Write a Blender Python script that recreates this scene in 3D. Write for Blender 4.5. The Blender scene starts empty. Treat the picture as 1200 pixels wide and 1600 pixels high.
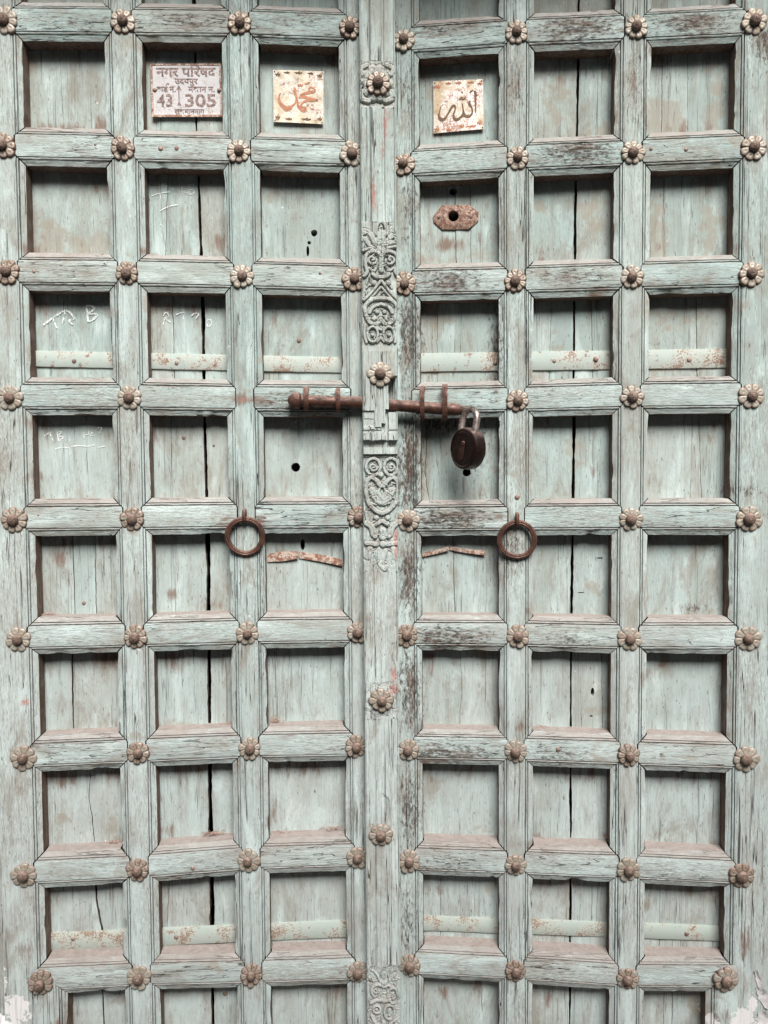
import bpy, bmesh, math, random
import numpy as np
from mathutils import Matrix, Vector

# ------------------------------------------------------------------ scene, camera, light
SC = bpy.context.scene
COL = SC.collection
HC = 1.55                                   # camera height above the ground
PITCH, ROLL, FPX, DIST = math.radians(2.45676), math.radians(-0.3789), 1202.0, 1.6
cam = bpy.data.cameras.new('camera')
cam.sensor_fit = 'VERTICAL'; cam.sensor_height = 36.0; cam.lens = 36.0 * FPX / 1600.0
cam.clip_start = 0.05; cam.clip_end = 500
cam_o = bpy.data.objects.new('camera', cam); COL.objects.link(cam_o)
_c, _s = math.cos(PITCH), math.sin(PITCH)
X0, U0, F0 = Vector((1, 0, 0)), Vector((0, _s, _c)), Vector((0, _c, -_s))
_c, _s = math.cos(ROLL), math.sin(ROLL)
XC, UC = X0 * _c + U0 * _s, U0 * _c - X0 * _s
M = Matrix((XC, UC, -F0)).transposed().to_4x4(); M.translation = (0, 0, HC)
cam_o.matrix_world = M
SC.camera = cam_o

SUN_EL, SUN_AZ = math.radians(47), math.radians(12)     # azimuth: to the right of straight in front of the door
W = bpy.data.worlds.new('World'); SC.world = W; W.use_nodes = True
nt = W.node_tree
sky = nt.nodes.new('ShaderNodeTexSky'); sky.sky_type = 'NISHITA'; sky.sun_disc = False
sky.sun_elevation = SUN_EL; sky.sun_rotation = math.pi - SUN_AZ
sky.air_density = 1.0; sky.dust_density = 4.0; sky.ozone_density = 0.6
bgn = nt.nodes['Background']; bgn.inputs['Strength'].default_value = 0.05
nt.links.new(sky.outputs[0], bgn.inputs['Color'])
sun = bpy.data.lights.new('sun', 'SUN'); sun.energy = 4.2; sun.angle = math.radians(30); sun.color = (1.0, 0.975, 0.95)
sun_o = bpy.data.objects.new('sun', sun); COL.objects.link(sun_o)
sd = Vector((math.sin(SUN_AZ) * math.cos(SUN_EL), -math.cos(SUN_AZ) * math.cos(SUN_EL), math.sin(SUN_EL)))
sun_o.rotation_euler = sd.to_track_quat('Z', 'Y').to_euler(); sun_o.location = (1, -2, 4)
VS = SC.view_settings
VS.view_transform = 'Standard'; VS.look = 'None'; VS.gamma = 1.0; VS.exposure = 0.74; VS.use_curve_mapping = False

SC.cycles.max_bounces = 5; SC.cycles.diffuse_bounces = 3; SC.cycles.glossy_bounces = 2; SC.cycles.transparent_max_bounces = 6
random.seed(7); RNG = np.random.default_rng(7)

# ------------------------------------------------------------------ geometry of the two leaves
ANG = (math.radians(3.79632542), -math.radians(5.27665))
ORG = (np.array([-.8, DIST, 0.]), np.array([.8, DIST - .00104, 0.]))
def loc(leaf, px, py, dep=0.0):
    """point of a leaf's plane (x along the leaf, z up from camera height) that a sight line at (px, py) meets"""
    u, v = (px - 600) / FPX, (py - 800) / FPX
    c, s = math.cos(-ROLL), math.sin(-ROLL); u, v = c * u - s * v, s * u + c * v
    c, s = math.cos(PITCH), math.sin(PITCH)
    d = np.array([u, c - s * v, -s - c * v])
    a = ANG[leaf]; ex = np.array([math.cos(a), math.sin(a), 0]); ey = np.array([-math.sin(a), math.cos(a), 0])
    t = ((ORG[leaf] + ey * dep) @ ey) / (d @ ey)
    P = d * t - ORG[leaf]
    return float(P @ ex), float(P[2])

def fbm(x, z, sx, sz, seed, octv=4):
    """tiling-free value noise in -1..1, vectorised"""
    out = 0; amp = 1; tot = 0
    for o in range(octv):
        r = np.random.default_rng(seed * 31 + o).uniform(-1, 1, (257, 257))
        a = x * sx * 2 ** o + 91.7 * o + seed * 3.3; b = z * sz * 2 ** o + 37.1 * o + seed * 1.7
        i, j = np.floor(a).astype(int), np.floor(b).astype(int); fa, fb = a - i, b - j
        fa, fb = fa * fa * (3 - 2 * fa), fb * fb * (3 - 2 * fb)
        g = lambda p, q: r[p % 257, q % 257]
        out = out + amp * ((g(i, j) * (1 - fa) + g(i + 1, j) * fa) * (1 - fb) + (g(i, j + 1) * (1 - fa) + g(i + 1, j + 1) * fa) * fb)
        tot += amp; amp *= .55
    return out / tot

# ------------------------------------------------------------------ stains that sit on the door (leaf, px, py, rx, ry, strength)
DARK = [(1, 700, 45, 110, 20, .5), (1, 905, 50, 90, 30, .62), (1, 1080, 40, 80, 24, .6), (1, 905, 240, 80, 28, .66), (1, 1195, 70, 26, 45, .62),
        (1, 700, 440, 75, 26, .62), (1, 890, 432, 70, 18, .5), (1, 640, 520, 26, 110, .62), (1, 640, 730, 24, 110, .72), (1, 690, 660, 70, 22, .6),
        (1, 700, 810, 85, 24, .66), (1, 640, 900, 24, 80, .62), (1, 700, 995, 85, 24, .6), (1, 640, 1080, 24, 90, .62), (1, 885, 1000, 60, 20, .46),
        (1, 700, 1175, 90, 22, .58), (1, 640, 1260, 24, 80, .56), (1, 640, 330, 22, 90, .46), (1, 870, 1175, 60, 20, .46), (1, 800, 860, 22, 60, .5),
        (1, 700, 1350, 80, 20, .46), (1, 775, 560, 16, 110, .55), (0, 480, 630, 80, 24, .6), (0, 120, 40, 90, 16, .42), (0, 290, 38, 80, 18, .5),
        (0, 460, 36, 70, 16, .46), (0, 290, 235, 60, 10, .3), (1, 740, 690, 40, 90, .45), (1, 990, 130, 16, 80, .4), (1, 805, 140, 22, 70, .42),
        (1, 640, 140, 20, 70, .42), (1, 1095, 600, 70, 12, .3), (0, 460, 640, 60, 30, .4), (1, 640, 1450, 20, 90, .44)]
BROWN = [(0, 160, 1032, 40, 22, .72), (0, 270, 1030, 50, 16, .6), (0, 95, 1222, 30, 26, .7), (0, 165, 1218, 26, 22, .66), (0, 300, 1208, 50, 16, .66),
         (0, 470, 1206, 60, 22, .66), (0, 425, 1290, 14, 40, .6), (0, 290, 1382, 50, 14, .58), (0, 480, 1376, 60, 14, .5), (1, 720, 1212, 70, 24, .55),
         (1, 890, 1216, 60, 20, .6), (1, 1075, 1220, 60, 18, .58), (1, 1075, 1400, 60, 16, .6), (1, 890, 1390, 60, 12, .5), (0, 95, 850, 30, 16, .55),
         (0, 165, 852, 22, 18, .6), (0, 300, 478, 60, 12, .55), (0, 430, 490, 22, 24, .5), (0, 240, 680, 18, 26, .5), (0, 100, 190, 70, 12, .6),
         (0, 150, 190, 20, 24, .7), (0, 110, 75, 60, 16, .4), (0, 290, 105, 60, 14, .45), (1, 705, 375, 34, 14, .74), (1, 750, 365, 14, 22, .6),
         (0, 380, 624, 24, 12, .8), (1, 745, 770, 30, 20, .5), (1, 1160, 1470, 12, 60, .74), (1, 900, 105, 60, 16, .4), (0, 160, 290, 12, 20, .5),
         (1, 1080, 190, 60, 14, .5), (0, 430, 1040, 12, 40, .5), (1, 760, 1120, 14, 40, .5), (0, 40, 1480, 20, 60, .4), (0, 62, 1540, 30, 26, .5), (0, 440, 985, 30, 12, .4), (1, 850, 385, 30, 14, .45), (0, 60, 480, 10, 60, .5), (0, 412, 627, 46, 5, .95), (0, 350, 815, 14, 14, .62), (0, 408, 812, 12, 14, .6), (0, 382, 862, 24, 12, .5), (1, 780, 812, 14, 12, .6), (1, 836, 830, 10, 24, .5), (1, 808, 872, 22, 10, .5)]
TAN = [(1, 1045, 175, 34, 45, .75), (1, 1125, 150, 18, 60, .6), (0, 70, 370, 26, 36, .7), (0, 140, 380, 40, 26, .62), (1, 1035, 350, 22, 60, .6), (1, 1120, 350, 22, 60, .55),
       (1, 870, 140, 30, 60, .5), (1, 930, 330, 26, 60, .5), (1, 680, 160, 20, 60, .45), (0, 440, 150, 22, 60, .45), (1, 860, 530, 26, 50, .4), (1, 1060, 490, 60, 24, .5), (1, 900, 690, 20, 60, .45), (1, 1100, 1560, 26, 40, .6)]
WHITE = [(0, 28, 1570, 20, 22, 1.05), (0, 8, 1530, 6, 30, .8), (1, 1112, 1592, 12, 16, .8), (1, 1160, 1588, 22, 18, .95), (1, 1172, 1562, 8, 20, .7), (0, 700, 1100, 1, 1, .0)]
RED = [(0, 618, 848, 6, 26, 1.0), (0, 614, 1048, 5, 14, .9), (0, 612, 1070, 10, 10, .9), (0, 582, 318, 4, 32, .8), (0, 600, 205, 4, 30, .7), (0, 385, 625, 16, 7, .6), (0, 42, 1096, 9, 5, .9), (0, 598, 240, 4, 20, .6)]
def _blobs(L):
    out = []
    for leaf, px, py, rx, ry, st in L:
        x, z = loc(leaf, px, py, .01); out.append((leaf, x, z, rx / 750., ry / 750., st))
    return out
BL = [_blobs(b) for b in (DARK, BROWN, TAN, WHITE, RED)]
_r = random.Random(99)
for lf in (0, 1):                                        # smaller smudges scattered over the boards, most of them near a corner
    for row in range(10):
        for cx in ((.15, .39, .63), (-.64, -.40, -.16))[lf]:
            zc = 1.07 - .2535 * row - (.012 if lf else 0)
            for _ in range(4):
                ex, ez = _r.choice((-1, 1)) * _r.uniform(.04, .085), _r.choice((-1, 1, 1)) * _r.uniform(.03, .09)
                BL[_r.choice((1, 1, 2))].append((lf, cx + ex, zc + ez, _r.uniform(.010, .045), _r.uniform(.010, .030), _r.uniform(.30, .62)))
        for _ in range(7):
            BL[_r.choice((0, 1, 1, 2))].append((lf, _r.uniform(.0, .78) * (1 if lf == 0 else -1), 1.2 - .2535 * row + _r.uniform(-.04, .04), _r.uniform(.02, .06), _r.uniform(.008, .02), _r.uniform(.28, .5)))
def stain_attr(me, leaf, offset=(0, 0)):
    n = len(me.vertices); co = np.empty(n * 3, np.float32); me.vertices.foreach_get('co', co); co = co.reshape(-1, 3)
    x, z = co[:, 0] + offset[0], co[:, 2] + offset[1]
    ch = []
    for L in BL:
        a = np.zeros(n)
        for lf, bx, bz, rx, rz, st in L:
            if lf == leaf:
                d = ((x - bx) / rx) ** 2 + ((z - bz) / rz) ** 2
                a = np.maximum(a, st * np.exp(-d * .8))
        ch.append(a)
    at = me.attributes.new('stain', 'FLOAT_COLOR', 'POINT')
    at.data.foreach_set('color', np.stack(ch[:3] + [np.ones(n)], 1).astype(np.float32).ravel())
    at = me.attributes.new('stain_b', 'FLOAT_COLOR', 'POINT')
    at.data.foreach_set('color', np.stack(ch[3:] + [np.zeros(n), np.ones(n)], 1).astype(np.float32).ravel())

# ------------------------------------------------------------------ materials
class NT:
    def __init__(s, name):
        s.m = bpy.data.materials.new(name); s.m.use_nodes = True; s.t = s.m.node_tree; s.t.nodes.clear()
        s.out = s.N('ShaderNodeOutputMaterial'); s.b = s.N('ShaderNodeBsdfPrincipled'); s.L(s.b.outputs[0], s.out.inputs[0])
    def N(s, k, **kw):
        n = s.t.nodes.new(k)
        for a, v in kw.items(): setattr(n, a, v)
        return n
    def L(s, a, b): s.t.links.new(a, b)
    def S(s, sock, v):
        if isinstance(v, bpy.types.NodeSocket): s.L(v, sock)
        else: sock.default_value = v
    def pos(s):
        if not hasattr(s, '_p'): s._p = s.N('ShaderNodeNewGeometry')
        return s._p.outputs['Position']
    def scaled(s, sc, v=None):
        n = s.N('ShaderNodeVectorMath', operation='MULTIPLY'); s.S(n.inputs[0], v or s.pos()); n.inputs[1].default_value = sc; return n.outputs[0]
    def noise(s, scale, detail=4, rough=.6, stretch=(1, 1, 1), dist=0, v=None):
        n = s.N('ShaderNodeTexNoise'); s.S(n.inputs['Vector'], s.scaled(stretch, v) if stretch != (1, 1, 1) else (v or s.pos()))
        n.inputs['Scale'].default_value = scale; n.inputs['Detail'].default_value = detail; n.inputs['Roughness'].default_value = rough; n.inputs['Distortion'].default_value = dist
        return n.outputs['Fac']
    def ramp(s, f, a, b, lo=0., hi=1.):
        n = s.N('ShaderNodeMapRange', interpolation_type='SMOOTHSTEP'); s.S(n.inputs[0], f)
        for i, v in enumerate((a, b, lo, hi)): n.inputs[i + 1].default_value = v
        return n.outputs[0]
    def math(s, op, a, b=0., c=0.):
        n = s.N('ShaderNodeMath', operation=op); s.S(n.inputs[0], a); s.S(n.inputs[1], b); s.S(n.inputs[2], c); return n.outputs[0]
    def mix(s, f, a, b, blend='MIX'):
        n = s.N('ShaderNodeMix', data_type='RGBA', blend_type=blend); s.S(n.inputs[0], f)
        s.S(n.inputs[6], a if isinstance(a, bpy.types.NodeSocket) else (*a, 1)); s.S(n.inputs[7], b if isinstance(b, bpy.types.NodeSocket) else (*b, 1))
        return n.outputs[2]
    def bump(s, h, strength, dist, prev=None):
        n = s.N('ShaderNodeBump'); n.inputs['Strength'].default_value = strength; n.inputs['Distance'].default_value = dist; s.L(h, n.inputs['Height'])
        if prev: s.L(prev, n.inputs['Normal'])
        return n.outputs[0]
    def fin(s, col, rough=.85, metal=0., normal=None, spec=.25):
        s.S(s.b.inputs['Base Color'], col if isinstance(col, bpy.types.NodeSocket) else (*col, 1))
        s.S(s.b.inputs['Roughness'], rough); s.S(s.b.inputs['Metallic'], metal); s.b.inputs['Specular IOR Level'].default_value = spec
        if normal: s.L(normal, s.b.inputs['Normal'])
        return s.m
    def updust(s, lo=.25, hi=.75):
        g = s.N('ShaderNodeSeparateXYZ'); s.L(s._p.outputs['True Normal'] if hasattr(s, '_p') else s.N('ShaderNodeNewGeometry').outputs['True Normal'], g.inputs[0])
        return s.ramp(g.outputs[2], lo, hi)

def painted_wood(name, axis, base=(.325, .425, .405), pale=(.515, .60, .58), worn=.5, grain=1., carved=False, dust=1.0, cr=.9, blotch=0.):
    """weathered pale green paint on coarse timber, grain along axis; stains come from the mesh's own stain map"""
    n = NT(name); n.pos()
    st = {'X': (.075, 1, 1), 'Z': (1, 1, .075)}[axis]
    st2 = {'X': (.2, 1, 1), 'Z': (1, 1, .2)}[axis]; st2b = {'X': (.35, 1, 1), 'Z': (1, 1, .35)}[axis]; st3 = {'X': (.16, 1, 1), 'Z': (1, 1, .16)}[axis]
    info = n.N('ShaderNodeObjectInfo'); rnd = info.outputs['Random']
    off = n.N('ShaderNodeVectorMath', operation='ADD'); n.L(n.pos(), off.inputs[0])
    cm = n.N('ShaderNodeCombineXYZ'); [n.L(n.math('MULTIPLY', rnd, k), cm.inputs[i]) for i, k in enumerate((3.1, 5.7, 7.9))]
    n.L(cm.outputs[0], off.inputs[1]); P = off.outputs[0]
    big = n.noise(5, 4, .6); mid = n.noise(22, 5, .65, st2, .4, P)
    g1 = n.noise(300, 4, .7, st, .5, P); g2 = n.noise(560, 2, .6, st3, .2, P)
    c = n.mix(n.ramp(big, .35, .68), base, tuple(b * .88 for b in base))
    c = n.mix(n.math('MULTIPLY', n.ramp(rnd, .3, 1.), .35), c, (.45, .50, .475))
    r2 = n.math('FRACT', n.math('MULTIPLY', rnd, 7.31)); c = n.mix(n.math('MULTIPLY', n.ramp(r2, .35, 1.), .40), c, (.245, .315, .29))
    r3 = n.math('FRACT', n.math('MULTIPLY', rnd, 23.7)); c = n.mix(n.math('MULTIPLY', n.ramp(r3, .5, 1.), .35), c, (.35, .33, .285))
    patch = n.ramp(n.noise(8, 3, .6, st2b, .3, P), .40, .60, .22, 1.)
    # lower part paler and greyer: weathering, plus lighting falloff put into the colour
    sep = n.N('ShaderNodeSeparateXYZ'); n.L(n.pos(), sep.inputs[0])
    low = n.ramp(n.math('ADD', sep.outputs[2], n.math('MULTIPLY', big, .6)), 2.3, .9)
    c = n.mix(n.math('MULTIPLY', low, .60), c, (.445, .50, .492))
    # chalky worn paint, then bare grey wood showing along the grain
    c = n.mix(n.math('MULTIPLY', n.ramp(mid, .5, .72), .75), c, pale)
    wear = n.ramp(n.math('ADD', n.math('MULTIPLY', mid, .55), n.math('MULTIPLY', g1, .6)), .66, .50)
    c = n.mix(n.math('MULTIPLY', wear, worn), c, (.30, .30, .275))
    if blotch: c = n.mix(n.math('MULTIPLY', n.ramp(n.noise(13, 5, .65, (1, 1, .7)), .44, .68), blotch), c, (.235, .24, .205))
    lines = n.math('MULTIPLY', n.ramp(g1, .45, .35), n.ramp(mid, .62, .40, .35, 1.))
    c = n.mix(n.math('MULTIPLY', n.math('MULTIPLY', lines, patch), .70 * grain), c, (.125, .10, .08))
    c = n.mix(n.math('MULTIPLY', n.math('MULTIPLY', n.ramp(g2, .54, .66), patch), .42 * grain), c, (.60, .685, .655))
    c = n.mix(n.math('MULTIPLY', n.math('MULTIPLY', n.ramp(g2, .44, .33), patch), .45 * grain), c, (.13, .12, .105))
    # old grime rubbed into the paint, brown and grey
    gr = n.noise(17, 6, .72, st2b, .6)
    c = n.mix(n.math('MULTIPLY', n.ramp(gr, .48, .67), .52), c, (.19, .145, .11))
    c = n.mix(n.math('MULTIPLY', n.ramp(gr, .40, .27), .45), c, (.62, .68, .65))
    # specks where paint has flaked
    sp = n.noise(330, 3, .6, st2, 0, P)
    c = n.mix(n.math('MULTIPLY', n.ramp(sp, .655, .70), .8), c, (.075, .055, .045))
    # long drying cracks along the grain
    vo = n.N('ShaderNodeTexNoise'); n.L(n.scaled({'X': (.018, 1, 1), 'Z': (1, 1, .018)}[axis], P), vo.inputs['Vector']); vo.inputs['Scale'].default_value = 75; vo.inputs['Detail'].default_value = 3; vo.inputs['Distortion'].default_value = .25
    ridge = n.math('ABSOLUTE', n.math('SUBTRACT', vo.outputs['Fac'], .5))
    crack = n.math('MULTIPLY', n.ramp(ridge, .010, .003), n.ramp(n.noise(14, 3, .6, st2, 0, P), .46, .54))
    c = n.mix(n.math('MULTIPLY', crack, cr), c, (.03, .024, .02))
    # stains
    a = n.N('ShaderNodeAttribute', attribute_name='stain'); sx = n.N('ShaderNodeSeparateColor'); n.L(a.outputs['Color'], sx.inputs[0])
    a2 = n.N('ShaderNodeAttribute', attribute_name='stain_b'); sb = n.N('ShaderNodeSeparateColor'); n.L(a2.outputs['Color'], sb.inputs[0])
    sn = n.noise(60, 7, .72, st2, .2); sn2 = n.noise(28, 5, .6); sn3 = n.noise(210, 6, .75, st2b, .1)
    def stain(v, nz, k, lo, hi): return n.ramp(n.math('ADD', v, n.math('MULTIPLY', n.math('SUBTRACT', nz, .5), k)), lo, hi)
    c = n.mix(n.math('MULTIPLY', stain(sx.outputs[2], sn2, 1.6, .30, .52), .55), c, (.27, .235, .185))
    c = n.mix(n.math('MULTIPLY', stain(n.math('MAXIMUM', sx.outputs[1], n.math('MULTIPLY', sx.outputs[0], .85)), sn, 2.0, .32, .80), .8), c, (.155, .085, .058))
    c = n.mix(n.math('MULTIPLY', stain(sx.outputs[0], sn3, 2.4, .30, .78), .9), c, (.042, .029, .022))
    c = n.mix(n.math('MULTIPLY', stain(sb.outputs[1], sn3, 2.2, .35, .75), .75), c, (.36, .15, .12))
    c = n.mix(stain(sb.outputs[0], n.noise(45, 6, .7), 2.2, .42, .50), c, (.66, .65, .64))
    # red-brown street dust lying on whatever faces up
    d = n.math('MULTIPLY', n.updust(.14, .40), n.ramp(n.noise(90, 4, .7), .22, .55, .5, .95))
    c = n.mix(n.math('MULTIPLY', d, .8 * dust), c, n.mix(n.noise(40, 3, .6), (.235, .195, .175), (.39, .35, .325)))
    h = n.math('ADD', n.math('MULTIPLY', g1, 1.), n.math('MULTIPLY', g2, .35))
    nb = n.bump(h, .7 * grain, .0020)
    nb = n.bump(n.math('SUBTRACT', 1., crack), .8 * cr, .0025, nb)
    nb = n.bump(n.noise(38, 4, .6, st2), .35, .004, nb)
    return n.fin(c, n.ramp(g1, .3, .7, .92, .74), 0., nb, .22)

def bare_wood(name):
    n = NT(name); n.pos()
    g = n.noise(160, 4, .7, (1, 1, .06), .2); b = n.noise(30, 4, .6)
    c = n.mix(n.ramp(g, .3, .7), (.085, .055, .040), (.19, .135, .108))
    c = n.mix(n.math('MULTIPLY', n.ramp(b, .45, .7), .5), c, (.24, .215, .19))
    d = n.math('MULTIPLY', n.updust(.3, .8), n.ramp(n.noise(110, 5, .7), .2, .6, .55, 1.))
    c = n.mix(d, c, n.mix(n.noise(50, 3), (.235, .195, .175), (.39, .35, .325)))
    return n.fin(c, .9, 0, n.bump(g, .5, .002), .15)

def rusty(name, a=(.045, .021, .015), b=(.115, .052, .035), hi=(.24, .165, .13), rough=.55, metal=.35, sc=1.):
    n = NT(name); n.pos()
    k = n.noise(70 * sc, 6, .7); f = n.noise(400 * sc, 4, .7)
    c = n.mix(n.ramp(k, .35, .65), a, b); c = n.mix(n.math('MULTIPLY', n.ramp(f, .55, .72), .6), c, hi)
    c = n.mix(n.math('MULTIPLY', n.updust(.35, .95), n.ramp(n.noise(120, 4, .7), .3, .62, .15, .7)), c, (.40, .29, .25))
    return n.fin(c, n.ramp(k, .3, .7, rough + .2, rough - .1), metal, n.bump(f, .4, .0012), .4)

def rosette_mat(name):
    """thin stamped brass, once painted, rust creeping in from rims and creases (mesh map 'wear')"""
    n = NT(name); n.pos()
    a = n.N('ShaderNodeAttribute', attribute_name='wear')
    info = n.N('ShaderNodeObjectInfo')
    k = n.noise(180, 5, .7); k2 = n.noise(55, 4, .6)
    c = n.mix(n.ramp(k2, .35, .65), (.275, .235, .185), (.345, .325, .28))
    c = n.mix(n.math('MULTIPLY', n.ramp(k, .5, .7), .6), c, (.30, .20, .115))
    w = n.math('ADD', a.outputs['Fac'], n.math('MULTIPLY', n.math('SUBTRACT', k, .5), 1.6))
    w = n.math('ADD', w, n.math('MULTIPLY', n.math('SUBTRACT', info.outputs['Random'], .35), .75))
    c = n.mix(n.math('MULTIPLY', n.ramp(w, .34, .85), .88), c, (.145, .075, .048))
    d = n.math('MULTIPLY', n.updust(.30, .8), n.ramp(n.noise(130, 4, .7), .3, .6, .3, .95))
    c = n.mix(d, c, (.30, .235, .205))
    return n.fin(c, n.ramp(k, .3, .7, .42, .7), .25, n.bump(k, .25, .001), .4)

def sheet_metal(name, base, alt, rust, amount=.60, scale=60, metal=.2, rough=.5):
    n = NT(name); n.pos()
    k = n.noise(scale, 6, .7); k2 = n.noise(scale * .35, 3, .6); f = n.noise(320, 4, .7)
    c = n.mix(n.ramp(k2, .38, .62), base, alt)
    c = n.mix(n.math('MULTIPLY', n.ramp(f, .52, .7), .3), c, tuple(min(1, x * 1.25) for x in base))
    c = n.mix(n.math('MULTIPLY', n.ramp(k, amount, amount + .07), .9), c, rust)
    c = n.mix(n.math('MULTIPLY', n.ramp(n.math('ADD', f, n.math('MULTIPLY', n.math('SUBTRACT', k2, .5), .9)), amount + .0, amount + .06), .85), c, rust)
    return n.fin(c, n.ramp(k, .3, .7, rough - .1, rough + .25), metal, n.bump(f, .3, .001), .4)

def plain(name, col, rough=.7, metal=0., var=.25, sc=90):
    n = NT(name); n.pos(); k = n.noise(sc, 5, .7)
    c = n.mix(n.ramp(k, .3, .7), tuple(x * (1 - var) for x in col), tuple(min(1, x * (1 + var)) for x in col))
    return n.fin(c, rough, metal, n.bump(k, .25, .001), .3)

def chalk_mat():
    n = NT('chalk'); n.pos()
    k = n.noise(330, 5, .75, (1, 1, .3)); tr = n.N('ShaderNodeBsdfTransparent'); mx = n.N('ShaderNodeMixShader')
    n.fin((.80, .82, .80), .95, 0, None, .1)
    n.L(n.ramp(k, .40, .54, .0, .9), mx.inputs[0]); n.L(tr.outputs[0], mx.inputs[1]); n.L(n.b.outputs[0], mx.inputs[2]); n.L(mx.outputs[0], n.out.inputs[0])
    return n.m

M_RAIL = painted_wood('paint_rail', 'X', grain=1.0)
M_STILE = painted_wood('paint_stile', 'Z', grain=1.0)
M_PANEL = painted_wood('paint_panel', 'Z', base=(.315, .41, .39), pale=(.485, .565, .545), worn=.30, grain=.42, cr=.5, blotch=.42)
M_CARVE = painted_wood('paint_carving', 'Z', base=(.39, .475, .45), pale=(.56, .62, .595), worn=.45, grain=.8, dust=.8)
M_RAW = bare_wood('bare_wood')
M_IRON = rusty('rusty_iron')
M_BOLT = rusty('bolt_iron', (.030, .014, .010), (.100, .042, .027), (.22, .145, .11), .46, .3)
M_LOCK = rusty('padlock_iron', (.008, .0045, .004), (.024, .011, .008), (.075, .040, .030), .34, .5, .6)
M_LOCK2 = rusty('cover_iron', (.03, .014, .01), (.075, .034, .022), (.12, .07, .05), .45, .4)
M_STEEL = plain('worn_steel', (.36, .30, .27), .42, .8, .55, 130)
M_ROS = rosette_mat('rosette_brass')
M_BOSS = rusty('boss_iron', (.08, .05, .037), (.185, .13, .10), (.33, .275, .235), .72, .15, 2.2)
M_BAND = sheet_metal('painted_band', (.355, .41, .375), (.41, .44, .395), (.22, .125, .08), .58, 60, .0, .75)
M_BANDR = sheet_metal('rusted_band', (.42, .33, .27), (.50, .46, .40), (.20, .085, .05), .50, 70, .1, .7)
M_GOLD = sheet_metal('gilt_plaque', (.375, .315, .225), (.47, .445, .39), (.25, .15, .105), .60, 70, .25, .45)
M_GOLD2 = sheet_metal('flaking_gilt', (.37, .29, .19), (.58, .56, .525), (.26, .12, .075), .575, 75, .25, .45)
M_ENAMEL = sheet_metal('white_enamel', (.42, .41, .415), (.48, .475, .475), (.30, .21, .18), .60, 60, .0, .45)
M_INK = plain('faded_brown_ink', (.21, .155, .14), .75, 0, .75, 210)
M_ENGR = plain('brown_engraving', (.125, .07, .03), .6)
M_ENGR2 = plain('orange_engraving', (.40, .17, .09), .6)
M_NAIL = rusty('nail_iron', (.16, .10, .08), (.30, .22, .18), (.45, .40, .35), .6, .2)
M_ESC = sheet_metal('rusted_lock_plate', (.24, .14, .10), (.40, .33, .27), (.13, .06, .04), .50, 150, .2, .6)
M_CHALK = chalk_mat()
M_DARK = plain('dark_interior', (.010, .009, .008), .95)
M_PLASTER = plain('white_plaster', (.58, .565, .56), .95, 0, .25, 60)
M_DUST = plain('dust_and_fibres', (.34, .235, .20), .98, 0, .35, 260)
M_BLOCKER = plain('blocker_wall', (.30, .28, .25), .95, 0, .2, 8)  # for the added wall that blocks the low sky
M_GROUND = plain('pavement', (.20, .18, .165), .9, 0, .2, 12)

# ------------------------------------------------------------------ helpers
def mesh_obj(name, verts, faces, mats, parent=None, smooth=True, leaf=None, fmat=None, auto=None):
    me = bpy.data.meshes.new(name)
    me.from_pydata([tuple(map(float, v)) for v in verts] if not isinstance(verts, np.ndarray) else verts.tolist(), [], faces)
    for m in (mats if isinstance(mats, (list, tuple)) else [mats]): me.materials.append(m)
    if fmat is not None: me.polygons.foreach_set('material_index', np.asarray(fmat, np.int32))
    me.polygons.foreach_set('use_smooth', np.full(len(me.polygons), smooth))
    me.update()
    if smooth and auto: me.set_sharp_from_angle(angle=math.radians(auto))
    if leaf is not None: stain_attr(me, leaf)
    o = bpy.data.objects.new(name, me); COL.objects.link(o)
    if parent: o.parent = parent
    return o
def empty(name, l, rz=0., parent=None):
    o = bpy.data.objects.new(name, None); COL.objects.link(o); o.location = l; o.rotation_euler = (0, 0, rz); o.empty_display_size = .1
    if parent: o.parent = parent
    return o
def tag(o, label=None, cat=None, group=None, kind=None):
    for k, v in (('label', label), ('category', cat), ('group', group), ('kind', kind)):
        if v: o[k] = v
    return o
def grid_faces(nr, nc, base=0, flip=False):
    i, j = np.meshgrid(np.arange(nr - 1), np.arange(nc - 1), indexing='ij'); a = base + i * nc + j
    q = np.stack([a, a + 1, a + nc + 1, a + nc], -1).reshape(-1, 4)
    return (q[:, ::-1] if flip else q).tolist()
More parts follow.
